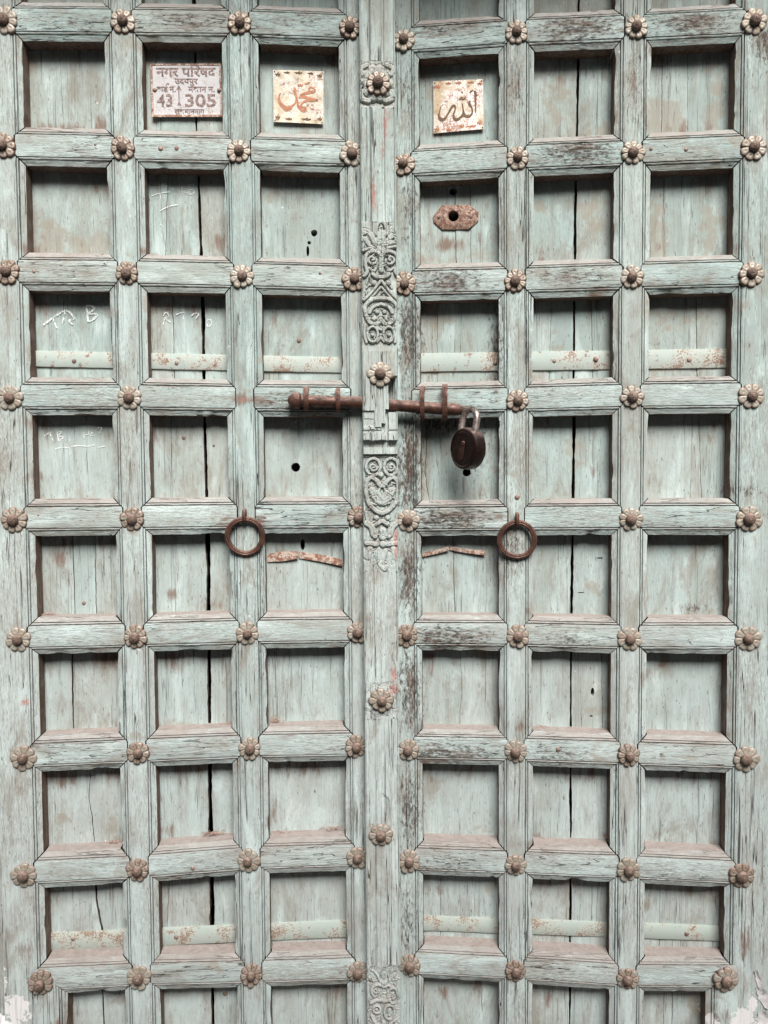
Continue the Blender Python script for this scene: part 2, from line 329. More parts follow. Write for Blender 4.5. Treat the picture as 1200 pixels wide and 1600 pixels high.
class MB:
    """collects shapes into one mesh"""
    def __init__(s): s.v = []; s.f = []; s.mi = []; s.k = 0
    def add(s, v, f):
        b = len(s.v); s.v += [tuple(map(float, p)) for p in v]; s.f += [[b + i for i in q] for q in f]; s.mi += [s.k] * len(f)
    def box(s, a, b):
        (x0, y0, z0), (x1, y1, z1) = a, b
        s.add([(x0, y0, z0), (x1, y0, z0), (x1, y1, z0), (x0, y1, z0), (x0, y0, z1), (x1, y0, z1), (x1, y1, z1), (x0, y1, z1)],
              [(0, 3, 2, 1), (4, 5, 6, 7), (0, 1, 5, 4), (1, 2, 6, 5), (2, 3, 7, 6), (3, 0, 4, 7)])
    def tube(s, pts, rad, n=12, closed=False, flat=1., up=Vector((0, 1, 0))):
        pts = [Vector(p) for p in pts]; N = len(pts); V = []
        R = rad if isinstance(rad, (list, tuple)) else [rad] * N
        for i, p in enumerate(pts):
            t = (pts[(i + 1) % N] - pts[i - 1]) if closed else (pts[min(i + 1, N - 1)] - pts[max(i - 1, 0)])
            t.normalize(); a = t.cross(up)
            if a.length < 1e-4: a = t.cross(Vector((1, 0, 0)))
            a.normalize(); b = a.cross(t).normalized()
            for k in range(n):
                th = 2 * math.pi * k / n; V.append(p + a * (math.cos(th) * R[i]) + b * (math.sin(th) * R[i] * flat))
        F = []
        for i in range(N if closed else N - 1):
            for k in range(n):
                j = (i + 1) % N; F.append((i * n + k, i * n + (k + 1) % n, j * n + (k + 1) % n, j * n + k))
        if not closed: F += [list(range(n))[::-1], [(N - 1) * n + k for k in range(n)]]
        s.add(V, F)
    def lathe(s, prof, c, axis, n=20, cap=True):
        """prof: (radius, height) pairs along axis from c"""
        ax = Vector(axis).normalized(); a = ax.orthogonal().normalized(); b = ax.cross(a); c = Vector(c); V = []; F = []
        for r, h in prof:
            for k in range(n):
                th = 2 * math.pi * k / n; V.append(c + ax * h + (a * math.cos(th) + b * math.sin(th)) * r)
        for i in range(len(prof) - 1):
            for k in range(n): F.append((i * n + k, i * n + (k + 1) % n, (i + 1) * n + (k + 1) % n, (i + 1) * n + k))
        if cap: F += [list(range(n))[::-1], [(len(prof) - 1) * n + k for k in range(n)]]
        s.add(V, F)
    def build(s, name, mats, parent=None, smooth=True, leaf=None, auto=40):
        o = mesh_obj(name, s.v, s.f, mats, parent, smooth, leaf, s.mi, auto); return o
def smooth_line(p, k=6, closed=False):
    p = np.array(p, float); n = len(p); out = []
    for i in range(n - 1):
        a, b, c, d = p[max(i - 1, 0)], p[i], p[i + 1], p[min(i + 2, n - 1)]
        for t in np.linspace(0, 1, k, endpoint=False):
            out.append(.5 * (2 * b + (c - a) * t + (2 * a - 5 * b + 4 * c - d) * t * t + (3 * b - a - 3 * c + d) * t ** 3))
    out.append(p[-1]); return np.array(out)

# ------------------------------------------------------------------ the two leaves
ZB = -1.40                                   # foot of the leaves, relative to camera height
ZT = 1.27
def leaf_empty(i):
    o = empty('door_leaf', (ORG[i][0], ORG[i][1], HC), ANG[i]); return o
leafL, leafR = leaf_empty(0), leaf_empty(1)
LEAF = (leafL, leafR)
tag(leafL, 'left leaf of the pale green studded door with the carved centre strip', 'door leaf', 'leaves of the double door')
tag(leafR, 'right leaf of the pale green studded door, stained dark beside the centre strip', 'door leaf', 'leaves of the double door')

STUD = ([[(4, 29), (190, 31), (374, 33), (547, 40)], [(2.5, 226), (190, 230), (372, 234), (550, 239)], [(8, 424), (197, 426), (377, 430), (553, 435)],
         [(14, 621), (201, 621), (380, 624), (556, 625)], [(20, 813), (206, 811), (383, 809), (559, 808)], [(27, 1000), (210, 996), (386, 991), (560, 989)],
         [(35, 1186), (215, 1178), (390, 1171), (556, 1168)], [(36, 1370), (214, 1361), (388, 1347), (559, 1342)], [(62, 1537), (216, 1530), (392, 1526), (560, 1521)]],
        [[(630, 60), (807, 48), (995, 40), (1180, 31)], [(630, 255), (809, 245), (990, 237), (1180, 229)], [(632, 442), (806, 438), (989, 432), (1176, 427)],
         [(635, 628), (809, 625), (989, 620), (1176, 618)], [(637, 814), (808, 812), (987, 811), (1172, 811)], [(635, 994), (809, 995), (985, 999), (1170, 999)],
         [(638, 1173), (806, 1176), (983, 1182), (1167, 1188)], [(639, 1348), (806, 1354), (983, 1361), (1161, 1370)], [(640, 1511), (806, 1520), (982, 1532), (1135, 1532)]])
EDGE = ([.068, .2325, .308, .4712, .5463, .7137], [-.7227, -.5554, -.4825, -.3171, -.2433, -.0763])   # cell openings across each leaf
CX = ([.0302, .2703, .5087, .752], [-.760, -.519, -.2802, -.0385])                                        # stile centres
OUT9 = (.111, -.113)                                                                                     # the lowest outer openings are narrower
def cells(leaf): e = EDGE[leaf]; return [(e[0], e[1]), (e[2], e[3]), (e[4], e[5])]
def opening(leaf, row, col):
    a, b = cells(leaf)[col]
    if row == 9:
        if leaf == 0 and col == 0: a = OUT9[0]
        if leaf == 1 and col == 2: b = OUT9[1]
    return a, b
# rail heights at each stile, row 1..9 (0 and 10 lie outside the picture)
RZ = []
for lf in (0, 1):
    t = [[loc(lf, p[0], p[1] - 1.5, -.010)[1] + .0025 for p in row] for row in STUD[lf]]
    t = [[z + .257 for z in t[0]]] + t + [[z - .25 for z in t[8]]]
    RZ.append(t)
HR, MW, DEEP = .039, .020, .041
def rail_z(leaf, r, x): return float(np.interp(x, CX[leaf], RZ[leaf][r]))
PROF = [(0, DEEP + .004), (0, .0072), (.004, .0056), (.0080, .0038), (.0098, .0030), (.0102, .0088), (.0114, .0090), (.0119, .0020), (.0136, .0010), (.0149, .0014), (.0153, .0072), (.0166, .0072), (.0171, .0006), (.020, .0)]

def make_rail(leaf, r, col):
    top, bot = opening(leaf, r - 1, col) if r > 0 else opening(leaf, 0, col), opening(leaf, min(r, 9), col)
    g = random.uniform(.0017, .0034)
    pts = []                                             # (offset from centre, depth, mitre, weight of top opening, is_edge)
    for u, y in PROF: pts.append((HR - u, y, min(u, MW), 1., u < .009))
    for k in (.33, .66): pts.append(((HR - MW) * (1 - 2 * k), -.0004, MW, 1 - k, False))
    for u, y in PROF[::-1]: pts.append((-(HR - u), y, min(u, MW), 0., u < .009))
    n = 44; V = []; seed = 100 * leaf + 10 * r + col + 5
    chips = []
    for s in (1, -1):
        for _ in range(random.choice((0, 1, 1, 2, 3))): chips.append((s, random.random(), random.uniform(.006, .03), random.uniform(.0006, .0026)))
    tt = np.linspace(0, 1, n)
    for j, (o, y, m, w, e) in enumerate(pts):
        xl = top[0] * w + bot[0] * (1 - w) - m + g; xr = top[1] * w + bot[1] * (1 - w) + m - g
        x = xl + (xr - xl) * tt
        zc = np.interp(x, CX[leaf], RZ[leaf][r])
        nz = fbm(x, np.full(n, o * .3 + j * .01), 60, 20, seed, 3); nz2 = fbm(x, np.full(n, j * .7), 110, 1, seed + 9, 3)
        z = zc + o + nz * (.0006 if e else .0003); yy = y + nz2 * (.0007 if y < .02 else 0)
        if e and y < .02:
            for s, cx, cw, cd in chips:
                if s * o > 0:
                    d = np.clip(1 - np.abs(tt - cx) * (xr - xl) / cw, 0, 1) ** .6
                    k = (1 if abs(o) > HR - .001 else .45)
                    z = z - s * d * cd * k; yy = yy + d * cd * .5
        V.append(np.stack([x, yy, z], 1))
    V = np.concatenate(V); nc = n; nr = len(pts)
    F = grid_faces(nr, nc); mi = [1 if (i // (nc - 1) in (0, nr - 2)) else 0 for i in range(len(F))]
    F += [[j * nc for j in range(nr)], [j * nc + nc - 1 for j in range(nr)][::-1]]; mi += [1, 1]
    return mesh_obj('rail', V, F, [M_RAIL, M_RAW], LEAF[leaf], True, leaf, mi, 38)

def make_stile(leaf, k):
    """upright k (0 outermost in x order) with mitred mouldings along every opening"""
    e = EDGE[leaf]; cl = cells(leaf)
    left_col = k - 1 if k > 0 else None; right_col = k if k < 3 else None
    mb = MB(); seed = 400 + leaf * 10 + k
    flat_l = (cl[left_col][1] + MW) if left_col is not None else (-.018 if leaf == 0 else -.792)
    flat_r = (cl[right_col][0] - MW) if right_col is not None else (.792 if leaf == 0 else .0195)
    # centre strip
    zs = np.arange(ZB, ZT, .0075); nx = 9; xs = np.linspace(flat_l, flat_r, nx)
    Z, X = np.meshgrid(zs, xs, indexing='ij')
    Y = fbm(X, Z, 60, 9, seed, 3) * .0007 - .0004
    edge = np.ones(nx, bool); edge[1:-1] = False
    Xn = X + (fbm(X, Z, 1, 45, seed + 3, 3) * .0008) * edge[None]
    V = np.stack([Xn, Y, Z], -1).reshape(-1, 3); nr = len(zs)
    mb.add(V, grid_faces(nr, nx))
    for c, flip in ((0, True), (nx - 1, False)):
        A = V.reshape(nr, nx, 3)[:, c]; B = A.copy(); B[:, 1] = DEEP + .004 if not ((c == 0 and left_col is None) or (c and right_col is None)) else .05
        mb.k = 1; mb.add(np.concatenate([np.stack([A, B], 1).reshape(-1, 3)]), grid_faces(nr, 2, 0, flip)); mb.k = 0
    # mouldings
    for col, side in ((left_col, 1), (right_col, -1)):      # side: direction in which u grows
        if col is None: continue
        for row in range(10):
            a, b = opening(leaf, row, col); x0 = b if side == 1 else a
            zt = rail_z(leaf, row, x0) - HR; zb = rail_z(leaf, row + 1, x0) + HR
            n = 34; tt = np.linspace(0, 1, n); P = []
            chips = [(random.random(), random.uniform(.008, .035), random.uniform(.0008, .003)) for _ in range(random.choice((0, 1, 2, 3)))]
            for j, (u, y) in enumerate(PROF):
                za, zc = zb - u, zt + u; z = za + (zc - za) * tt
                nz = fbm(np.full(n, x0 + j * .013), z, 20, 60, seed + row, 3)
                x = x0 + side * u + nz * (.0006 if u < .009 else .0003)
                yy = np.full(n, y) + (fbm(np.full(n, j * 1.3 + x0), z, 1, 110, seed + 50, 3) * .0006 if y < .02 else 0)
                if u < .006 and y < .02:
                    for cx, cw, cd in chips:
                        d = np.clip(1 - np.abs(tt - cx) * (zt - zb) / cw, 0, 1) ** .6
                        x = x + side * d * cd * (1 if u == 0 else .45); yy = yy + d * cd * .5
                P.append(np.stack([x, yy, z], 1))
            P = np.concatenate(P); F = grid_faces(len(PROF), n, 0, side == -1)
            b0 = len(mb.f); mb.add(P, F)
            for i in range(n - 1): mb.mi[b0 + i] = 1
            mb.k = 1; q = [j * n for j in range(len(PROF))]; q2 = [j * n + n - 1 for j in range(len(PROF))]
            mb.f += [[len(mb.v) - len(P) + i for i in q], [len(mb.v) - len(P) + i for i in q2]]; mb.mi += [1, 1]; mb.k = 0
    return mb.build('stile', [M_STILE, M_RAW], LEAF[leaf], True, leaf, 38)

for lf in (0, 1):
    for k in range(4): make_stile(lf, k)
    for r in range(0, 11):
        for c in range(3): make_rail(lf, r, c)
# narrow boards that close the lowest outer openings
for lf, x0, x1 in ((0, .040, OUT9[0] - MW), (1, OUT9[1] + MW, -.046)):
    zt = RZ[lf][9][0 if lf == 0 else 3] + .034
    zs = np.arange(ZB, zt, .012); xs = np.linspace(x0, x1, 6); Z, X = np.meshgrid(zs, xs, indexing='ij')
    Y = fbm(X, Z, 60, 9, 71 + lf, 3) * .0007 - .0032; Y[:, [0, -1]] += .004; Y[-1] += .004
    # the top is split off at a slant
    Z = np.where(Z > zt - .03, Z - np.clip((X - x0) / (x1 - x0) if lf == 0 else (x1 - X) / (x1 - x0), 0, 1) * .018, Z)
    mb = MB(); mb.add(np.stack([X, Y, Z], -1).reshape(-1, 3), grid_faces(len(zs), 6))
    mb.build('filler_board', M_STILE, LEAF[lf], True, lf)

# ------------------------------------------------------------------ boards behind the grid
def lz(leaf, pts, dep=DEEP - .002): return [loc(leaf, x, y, dep) for x, y in pts]
GAP = {0: [(303, -40), (307, 190), (313, 330), (318, 500), (321, 700), (326, 900), (326, 1080), (329, 1250), (330, 1420), (333, 1640)],
       1: [(905, -40), (903, 140), (900, 330), (898, 500), (896, 700), (893, 900), (893, 1080), (892, 1250), (891, 1420), (890, 1640)]}
GAPW = {0: .0072, 1: .0056}
SPLIT = {  # (leaf, row, col): extra joints or cracks: pixel polyline, widths in mm along it
    (0, 5, 0): [([(112, 830), (115, 900), (117, 970)], (1.2, 1.4, 1.2)), ([(148, 830), (149, 900), (150, 970)], (1.2, 1.6, 1.4))],
    (0, 6, 0): [([(112, 1015), (113, 1060), (113, 1100), (115, 1150)], (2.2, 3, 2.4, 1.2))],
    (0, 7, 0): [([(141, 1200), (138, 1250), (144, 1285), (147, 1325)], (1.2, 2.2, 2.6, 1.6))],
    (0, 8, 0): [([(148, 1380), (151, 1410), (155, 1435), (160, 1460), (162, 1490)], (4.5, 4.2, 5, 5, 2))],
    (0, 9, 0): [([(159, 1540), (161, 1580), (163, 1640)], (3, 3, 3))],
    (0, 3, 1): [([(268, 455), (271, 520), (272, 600)], (1, 1.6, 1.2))],
    (0, 8, 1): [([(264, 1380), (261, 1440), (259, 1490)], (1, .8, .5))],
    (0, 7, 2): [], (0, 1, 1): [([(244, 60), (244, 215)], (.8, .8))],
    (1, 2, 0): [([(711, 280), (713, 420)], (1, 1)), ([(735, 280), (736, 420)], (.9, .9))],
    (1, 5, 0): [([(708, 840), (709, 900), (711, 960)], (.8, 1.4, 1.4))],
    (1, 4, 0): [([(664, 650), (666, 700), (664, 740), (672, 790)], (1, 1.2, 1.3, 1))],
    (1, 3, 0): [([(683, 470), (683, 600)], (.9, 1.1))],
    (1, 3, 1): [([(924, 460), (927, 600)], (.9, 1.1)), ([(862, 460), (858, 600)], (.6, .8))],
    (1, 3, 2): [([(1088, 455), (1090, 600)], (.8, 1.2))],
    (1, 4, 2): [([(1092, 650), (1097, 790)], (.9, 1.3))],
    (1, 2, 2): [([(1038, 265), (1038, 410)], (.9, .9))],
    (1, 1, 2): [([(1036, 60), (1034, 215)], (1, 1)), ([(1075, 60), (1075, 215)], (.7, .7))],
    (1, 6, 0): [([(718, 1010), (722, 1080), (716, 1150)], (.5, .9, .8))],
    (1, 6, 1): [([(940, 1010), (942, 1150)], (.8, 1.2))],
    (1, 8, 2): [([(1032, 1380), (1031, 1500)], (.8, .9))],
    (1, 9, 2): [([(1052, 1540), (1050, 1640)], (.9, .9))],
    (1, 9, 1): [], (0, 2, 1): [([(262, 270), (258, 410)], (.6, .6))],
    (1, 8, 0): [([(688, 1370), (689, 1490)], (.7, .9))],
    (0, 4, 1): [([(268, 650), (266, 790)], (.5, .6))],
}
HOLES = {(0, 4, 2): [(462, 730, 6.5, 6.5)], (1, 4, 0): [(729, 738, 6, 6)], (1, 2, 0): [(708, 299, 5.5, 5.5), (708.5, 338, 11, 11)], (0, 2, 2): [(491, 364, 4.5, 4.5), (481, 392, 2, 7), (483, 379, 2.5, 2.5)],
         (0, 5, 2): [(473, 851, 3.2, 8)], (1, 6, 1): [(926, 1081, 2.6, 6), (924, 1119, 2, 1.5)], (0, 3, 2): [(467, 532, 0.1, .1)], (1, 5, 1): [(937, 872, 5, 1), (908, 926, 5, .8)]}
def make_boards(leaf, row, col):
    a, b = opening(leaf, row, col); a -= .012; b += .012
    x0, x1 = cells(leaf)[col]
    zt = max(rail_z(leaf, row, a), rail_z(leaf, row, b)) - HR + .012; zb = min(rail_z(leaf, row + 1, a), rail_z(leaf, row + 1, b)) + HR - .012
    if row == 0: zt = ZT - .06
    if row == 9: zb = ZB + .02
    cuts = []
    if col == 1:
        P = lz(leaf, GAP[leaf]); P = sorted([(z, x) for x, z in P]); w = GAPW[leaf]
        cuts.append((np.array([p[0] for p in P]), np.array([p[1] for p in P]), np.array([w / 2] * len(P)), 8))
    for pl, ws in SPLIT.get((leaf, row, col), []):
        P = sorted([(z, x, w * .0005) for (x, z), w in zip(lz(leaf, pl), ws)])
        cuts.append((np.array([p[0] for p in P]), np.array([p[1] for p in P]), np.array([p[2] for p in P]), 30))
    cuts.sort(key=lambda c: c[1].mean())
    holes = [(*loc(leaf, hx, hy, DEEP), hrx / 755., hry / 755.) for hx, hy, hrx, hry in HOLES.get((leaf, row, col), []) if hrx > .5]
    zs = set(np.linspace(zb, zt, 40).tolist())
    for hx, hz, rx, rz in holes: zs |= set((hz + rz * 1.25 * np.linspace(-1, 1, 23)).tolist())
    zs = np.array(sorted(z for z in zs if zb <= z <= zt)); nz = len(zs)
    seed = 700 + leaf * 100 + row * 10 + col
    bounds = [(np.full(nz, a), False)]
    for i, (cz, cx, cw, fr) in enumerate(cuts):
        xc = np.interp(zs, cz, cx); w = np.interp(zs, cz, cw)
        if fr == 30: xc = xc + fbm(zs * 0 + i, zs, 1, 60, seed + i, 3) * .0013
        if fr == 8:
            kf = random.uniform(.65, 1.35); w = w * kf * (1 + .45 * fbm(zs * 0 + i, zs, 1, 22, seed + 60, 3)); xc = xc + random.uniform(-.0012, .0012) + .0012 * fbm(zs * 0, zs, 1, 12, seed + 61, 2)
        wob = fbm(zs * 0 + i + .5, zs, 1, 90, seed + 20 + i, 3) * min(.0010, .5 * float(w.mean()))
        wob2 = fbm(zs * 0 + i + 7.5, zs, 1, 90, seed + 40 + i, 3) * min(.0010, .5 * float(w.mean()))
        bounds.append((xc - w + wob, True)); bounds.append((xc + w + wob2, True))
    bounds.append((np.full(nz, b), False))
    for i in range(0, len(bounds), 2):
        (L, lc), (R, rc) = bounds[i], bounds[i + 1]
        wd = float((R - L).mean()); us = set(np.linspace(0, 1, max(5, int(wd / .006))).tolist())
        for hx, hz, rx, rz in holes:
            us |= set(((hx + rx * 1.25 * np.linspace(-1, 1, 23) - L.mean()) / wd).tolist())
        us = np.array(sorted(u for u in us if 0 <= u <= 1)); nu = len(us)
        X = L[:, None] + (R - L)[:, None] * us[None]; Z = np.repeat(zs[:, None], nu, 1)
        tilt = random.uniform(-.0012, .0012); lift = random.uniform(-.0006, .0006)
        Y = DEEP + lift + tilt * (us - .5)[None] * 2 + fbm(X, Z, 35, 8, seed, 3) * .0009
        if lc: Y[:, :2] += np.array([.0012, .0003])
        if rc: Y[:, -2:] += np.array([.0003, .0012])
        for hx, hz, rx, rz in holes:
            d = np.sqrt(((X - hx) / rx) ** 2 + ((Z - hz) / rz) ** 2) + fbm(X, Z, 140, 140, seed + 5, 2) * .10
            Y = Y + np.clip((1.10 - d) / .12, 0, 1) * .07
        V = np.stack([X, Y, Z], -1).reshape(-1, 3)
        mb = MB(); mb.add(V, grid_faces(nz, nu))
        G = V.reshape(nz, nu, 3)
        for c, flip in ((0, True), (nu - 1, False)):
            A = G[:, c]; B = A.copy(); B[:, 1] = DEEP + .022
            mb.k = 1; mb.add(np.stack([A, B], 1).reshape(-1, 3), grid_faces(nz, 2, 0, flip)); mb.k = 0
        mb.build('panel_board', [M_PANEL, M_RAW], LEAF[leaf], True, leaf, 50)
for lf in (0, 1):
    for row in range(10):
        for col in range(3): make_boards(lf, row, col)

# ------------------------------------------------------------------ iron bands across the boards
def band(leaf, mids, half, mat=M_BAND, dep=DEEP - .0035, ends=None):
    P = [loc(leaf, x, y, dep) for x, y in mids]; hh = half / 752.
    x0, x1 = ends or ((.060, .722) if leaf == 0 else (-.730, -.068))
    xs = np.linspace(x0, x1, 90)
    fit = np.polyfit([p[0] for p in P], [p[1] for p in P], 1 if len(P) < 4 else 2)
    zc = np.polyval(fit, xs); y = dep + fbm(xs, xs * 0, 14, 1, int(half) + leaf, 2) * .0008
    V = []; e1 = fbm(xs, xs * 0 + 3, 50, 1, 5 + leaf, 3) * .0005; e2 = fbm(xs, xs * 0 + 8, 50, 1, 6 + leaf, 3) * .0005
    for dz, dy in ((hh, .0045), (hh, .0), (hh - .001, -.0006), (0, -.0008), (-hh + .001, -.0006), (-hh, .0), (-hh, .0045)):
        V.append(np.stack([xs, y + dy, zc + dz + (e1 if dz > 0 else e2)], 1))
    return mesh_obj('iron_band', np.concatenate(V), grid_faces(7, 90), mat, LEAF[leaf], True, leaf, None, 40)
band(0, [(116, 561.5), (295, 565), (474, 569)], 12.5); band(1, [(720, 565.5), (893, 563), (1075, 560.5)], 15)
band(0, [(136, 1468.5), (310, 1463), (482, 1453)], 14.5); band(1, [(720, 1444.5), (893, 1451), (1073, 1457)], 12.5)
def strip(leaf, top, bot, curl, mat=M_BANDR):
    """short bent remnant of a band"""
    T, B = smooth_line(top, 8), smooth_line(bot, 8); n = len(T); V = []
    for row, (A, off) in enumerate(((T, 0), ((T + B) / 2, -.002), (B, 0))):
        for i, p in enumerate(A):
            x, z = loc(leaf, p[0], p[1], DEEP); k = i / (n - 1)
            V.append((x, DEEP - .0022 + off - curl * k + (.0 if row < 2 else -.0015), z))
    V += [(x, y + .0016, z) for x, y, z in V]
    F = grid_faces(3, n) + grid_faces(3, n, 3 * n, True)
    for a in range(n - 1): F += [(a, 3 * n + a, 3 * n + a + 1, a + 1), (2 * n + a, 2 * n + a + 1, 5 * n + a + 1, 5 * n + a)]
    F += [(0, n, 4 * n, 3 * n), (n, 2 * n, 5 * n, 4 * n), (n - 1, 4 * n - 1, 5 * n - 1, 2 * n - 1), (2 * n - 1, 5 * n - 1, 6 * n - 1, 3 * n - 1)]
    return mesh_obj('broken_band', V, F, mat, LEAF[leaf], True, leaf, None, 40)
strip(0, [(418, 866), (440, 862), (466, 861)], [(418, 878), (445, 876), (466, 872)], .005)
strip(0, [(467, 862), (500, 866), (535, 874)], [(467, 872), (500, 877), (535, 884)], .004)
strip(1, [(660, 864), (680, 859), (701, 853)], [(660, 870), (682, 865), (702, 859)], .006)
strip(1, [(702, 853), (728, 857), (758, 860)], [(702, 859), (730, 864), (758, 867)], .005)

# ------------------------------------------------------------------ rosettes
def rosette_mesh(seed, petals):
    rs = np.random.default_rng(seed); nr, na = 17, petals * 14
    th = np.linspace(0, 2 * np.pi, na, endpoint=False); V = [(0, -.004, 0)]; wear = [0.5]
    jit = rs.uniform(.92, 1.05, petals); bent = rs.uniform(-.0012, .0016, petals)
    for i in range(1, nr + 1):
        q = i / nr
        ph = th * petals / (2 * np.pi); k = np.floor(ph).astype(int) % petals; f = (ph - np.floor(ph)) * 2 - 1     # -1..1 across a petal
        lob = np.sqrt(np.clip(1 - (np.abs(f) * .93) ** 2.6, 0, 1))
        R = .0256 * (.73 + .27 * lob) * jit[k]
        r = q * R
        inner = np.clip((q - .42) / .58, 0, 1)
        cup = np.sin(np.pi * np.clip((q - .45) / .55, 0, 1))                 # hollow of each petal
        y = -.0026 - .0010 * np.sin(np.pi * q) - .0016 * (1 - np.abs(f) ** 3) * np.sin(np.pi * np.clip((q - .30) / .78, 0, 1)) ** .7 + .0011 * np.exp(-((q - .66) / .10) ** 2 - (f / .42) ** 2)
        y = y + bent[k] * q ** 3
        if i == nr: y = y + .0022
        for t, rr, yy, ff in zip(th, r, y, f):
            V.append((rr * math.cos(t), yy, rr * math.sin(t)))
            wear.append(float(np.clip(.95 * abs(ff) ** 5 * min(1, q * 1.4) + .75 * max(0, (q - .87) / .13) + .45 * max(0, 1 - q / .5) + .32 * math.exp(-((q - .68) / .07) ** 2 - (ff / .28) ** 2), 0, 1)))
    F = [(0, 1 + (k + 1) % na, 1 + k) for k in range(na)]
    for i in range(nr - 1):
        for k in range(na):
            a, b = 1 + i * na + k, 1 + i * na + (k + 1) % na; F.append((a, b, b + na, a + na))
    b0 = len(V)
    for k in range(na): v = V[1 + (nr - 1) * na + k]; V.append((v[0] * .97, .0035, v[2] * .97)); wear.append(1.)
    for k in range(na): a, b = 1 + (nr - 1) * na + k, 1 + (nr - 1) * na + (k + 1) % na; F.append((a, b, b0 + (k + 1) % na, b0 + k))
    me = bpy.data.meshes.new('rosette'); me.from_pydata(V, [], F); me.materials.append(M_ROS)
    me.polygons.foreach_set('use_smooth', np.ones(len(F), bool))
    at = me.attributes.new('wear', 'FLOAT', 'POINT'); at.data.foreach_set('value', np.array(wear, np.float32)); me.update()
    return me
def boss_mesh(seed):
    random.seed(seed); mb = MB()
    h = random.uniform(.0115, .0145)
    mb.lathe([(.0078, .001), (.0098, -.002), (.0110, -.0045), (.0108, -.0065), (.0099, -h * .68), (.0080, -h * .86), (.0054, -h * .96), (.0043, -h * .97), (.0034, -h * 1.06), (.0014, -h * 1.08)], (0, -.003, 0), (0, 1, 0), 18)
    V = [(x * random.uniform(.93, 1.06), y + random.uniform(-.0004, .0004), z * random.uniform(.93, 1.06)) for x, y, z in mb.v]; mb.v = V
    o = mb.build('boss', M_BOSS); me = o.data; bpy.data.objects.remove(o); return me
ROS = [rosette_mesh(s, p) for s, p in ((1, 8), (2, 9), (3, 8), (4, 8), (5, 8))]; BOSS = [boss_mesh(s) for s in (11, 12, 13)]
random.seed(21)
def rosette(leaf, x, y, z, sc=1.):
    o = bpy.data.objects.new('rosette', random.choice(ROS)); COL.objects.link(o); o.parent = LEAF[leaf]
    o.location = (x, y, z); o.rotation_euler = (random.uniform(-.09, .06), random.uniform(0, 6.28), random.uniform(-.06, .06)); o.scale = (sc * random.uniform(.95, 1.06), 1, sc * random.uniform(.95, 1.06))
    b = bpy.data.objects.new('boss', random.choice(BOSS)); COL.objects.link(b); b.parent = o
    b.location = (random.uniform(-.0012, .0012), 0, random.uniform(-.0012, .0012)); b.rotation_euler = (random.uniform(-.12, .08), random.uniform(0, 6), random.uniform(-.12, .12)); s = random.uniform(.9, 1.05); b.scale = (s, s, s)
    return o
SKIP = {(0, 3, 2), (0, 3, 3), (0, 4, 2), (1, 3, 0), (1, 4, 1)}
for lf in (0, 1):
    for r in range(9):
        for c in range(4):
            if (lf, r, c) in SKIP: continue
            x, z = loc(lf, *STUD[lf][r][c], -.008); rosette(lf, x, -.0012 if not (r == 8 and ((lf == 0 and c == 0) or (lf == 1 and c == 3))) else -.005, z, 1.08 if (lf == 1 and c == 3) or (lf == 0 and c == 0) else 1.)

# ------------------------------------------------------------------ carved strip over the joint (belongs to the left leaf)
CW0, CW1, CY = .7563, .8294, -.030
def strokes_to_local(S, ox, oy, sc):
    out = []
    for st in S:
        pts, w, h = st[0], st[1], st[2]
        pts = smooth_line(pts, 8) if len(pts) > 1 else np.array(pts, float)
        L = np.array([loc(0, ox + x / sc, oy + y / sc, CY) for x, y in pts]); out.append((L, w / sc / 752., h))
    return out
def mirror(S, cx): return S + [([(2 * cx - x, y) for x, y in p], w, h) for p, w, h in S]
def ring(cx, cy, rx, ry, w, h, a0=0, a1=360): return ([(cx + rx * math.cos(math.radians(a)), cy + ry * math.sin(math.radians(a))) for a in np.linspace(a0, a1, 13)], w, h)
def spiral(cx, cy, r0, turns, a0, w, h, s=1): return ([(cx + r0 * (1 - t * .85) * math.cos(a0 + s * t * turns * 6.28), cy + r0 * (1 - t * .85) * math.sin(a0 + s * t * turns * 6.28)) for t in np.linspace(0, 1, 14)], w, h)
H = .0058
S1 = [([(330, 250), (335, 160), (380, 108), (425, 140), (447, 215), (440, 250)], 24, H), ([(372, 210), (370, 175), (395, 160)], 14, H * .8),
      ([(335, 435), (310, 330), (260, 240), (205, 212)], 34, H), ([(205, 235)], 30, H), ([(335, 435), (260, 370), (205, 290)], 26, H * .8), ([(190, 420), (255, 405), (310, 430)], 22, H),
      ([(385, 455), (378, 330), (395, 240)], 56, H * .9), ([(400, 440), (470, 392), (565, 378)], 20, H), ([(440, 360), (490, 275), (560, 268)], 34, H), ([(470, 340), (560, 320)], 26, H * .7), ([(548, 300)], 26, H)]
S1 += mirror([([(382, 480), (335, 438), (270, 436), (218, 480), (210, 580), (232, 650), (200, 700)], 24, H), spiral(285, 520, 55, 1.1, .6, 17, H * .9), ([(250, 610), (310, 640), (340, 560)], 18, H * .7)], 385)
S1 += [([(385, 500), (385, 640)], 30, H * .85), ([(295, 680), (335, 708), (385, 714), (430, 708), (470, 680)], 26, H)]
S1 += mirror([([(310, 775)], 34, H), ([(200, 960), (290, 870), (378, 755)], 20, H), ([(250, 965), (320, 890), (380, 820)], 16, H * .8), ([(225, 1135), (212, 1030), (290, 955), (385, 942)], 26, H),
              ([(225, 1130), (262, 1200), (330, 1224), (385, 1168)], 26, H), ([(262, 1100), (300, 1040), (385, 1003)], 22, H * .9), ([(315, 1165)], 34, H), ([(345, 1090)], 26, H * .8),
              ring(297, 1335, 58, 82, 17, H), ([(297, 1340)], 24, H * .9), ([(385, 1195), (425, 1245), (385, 1290)], 18, H * .8), ([(215, 1230), (205, 1330), (230, 1420)], 18, H * .7), ([(345, 1410), (385, 1370)], 20, H * .7)], 385)
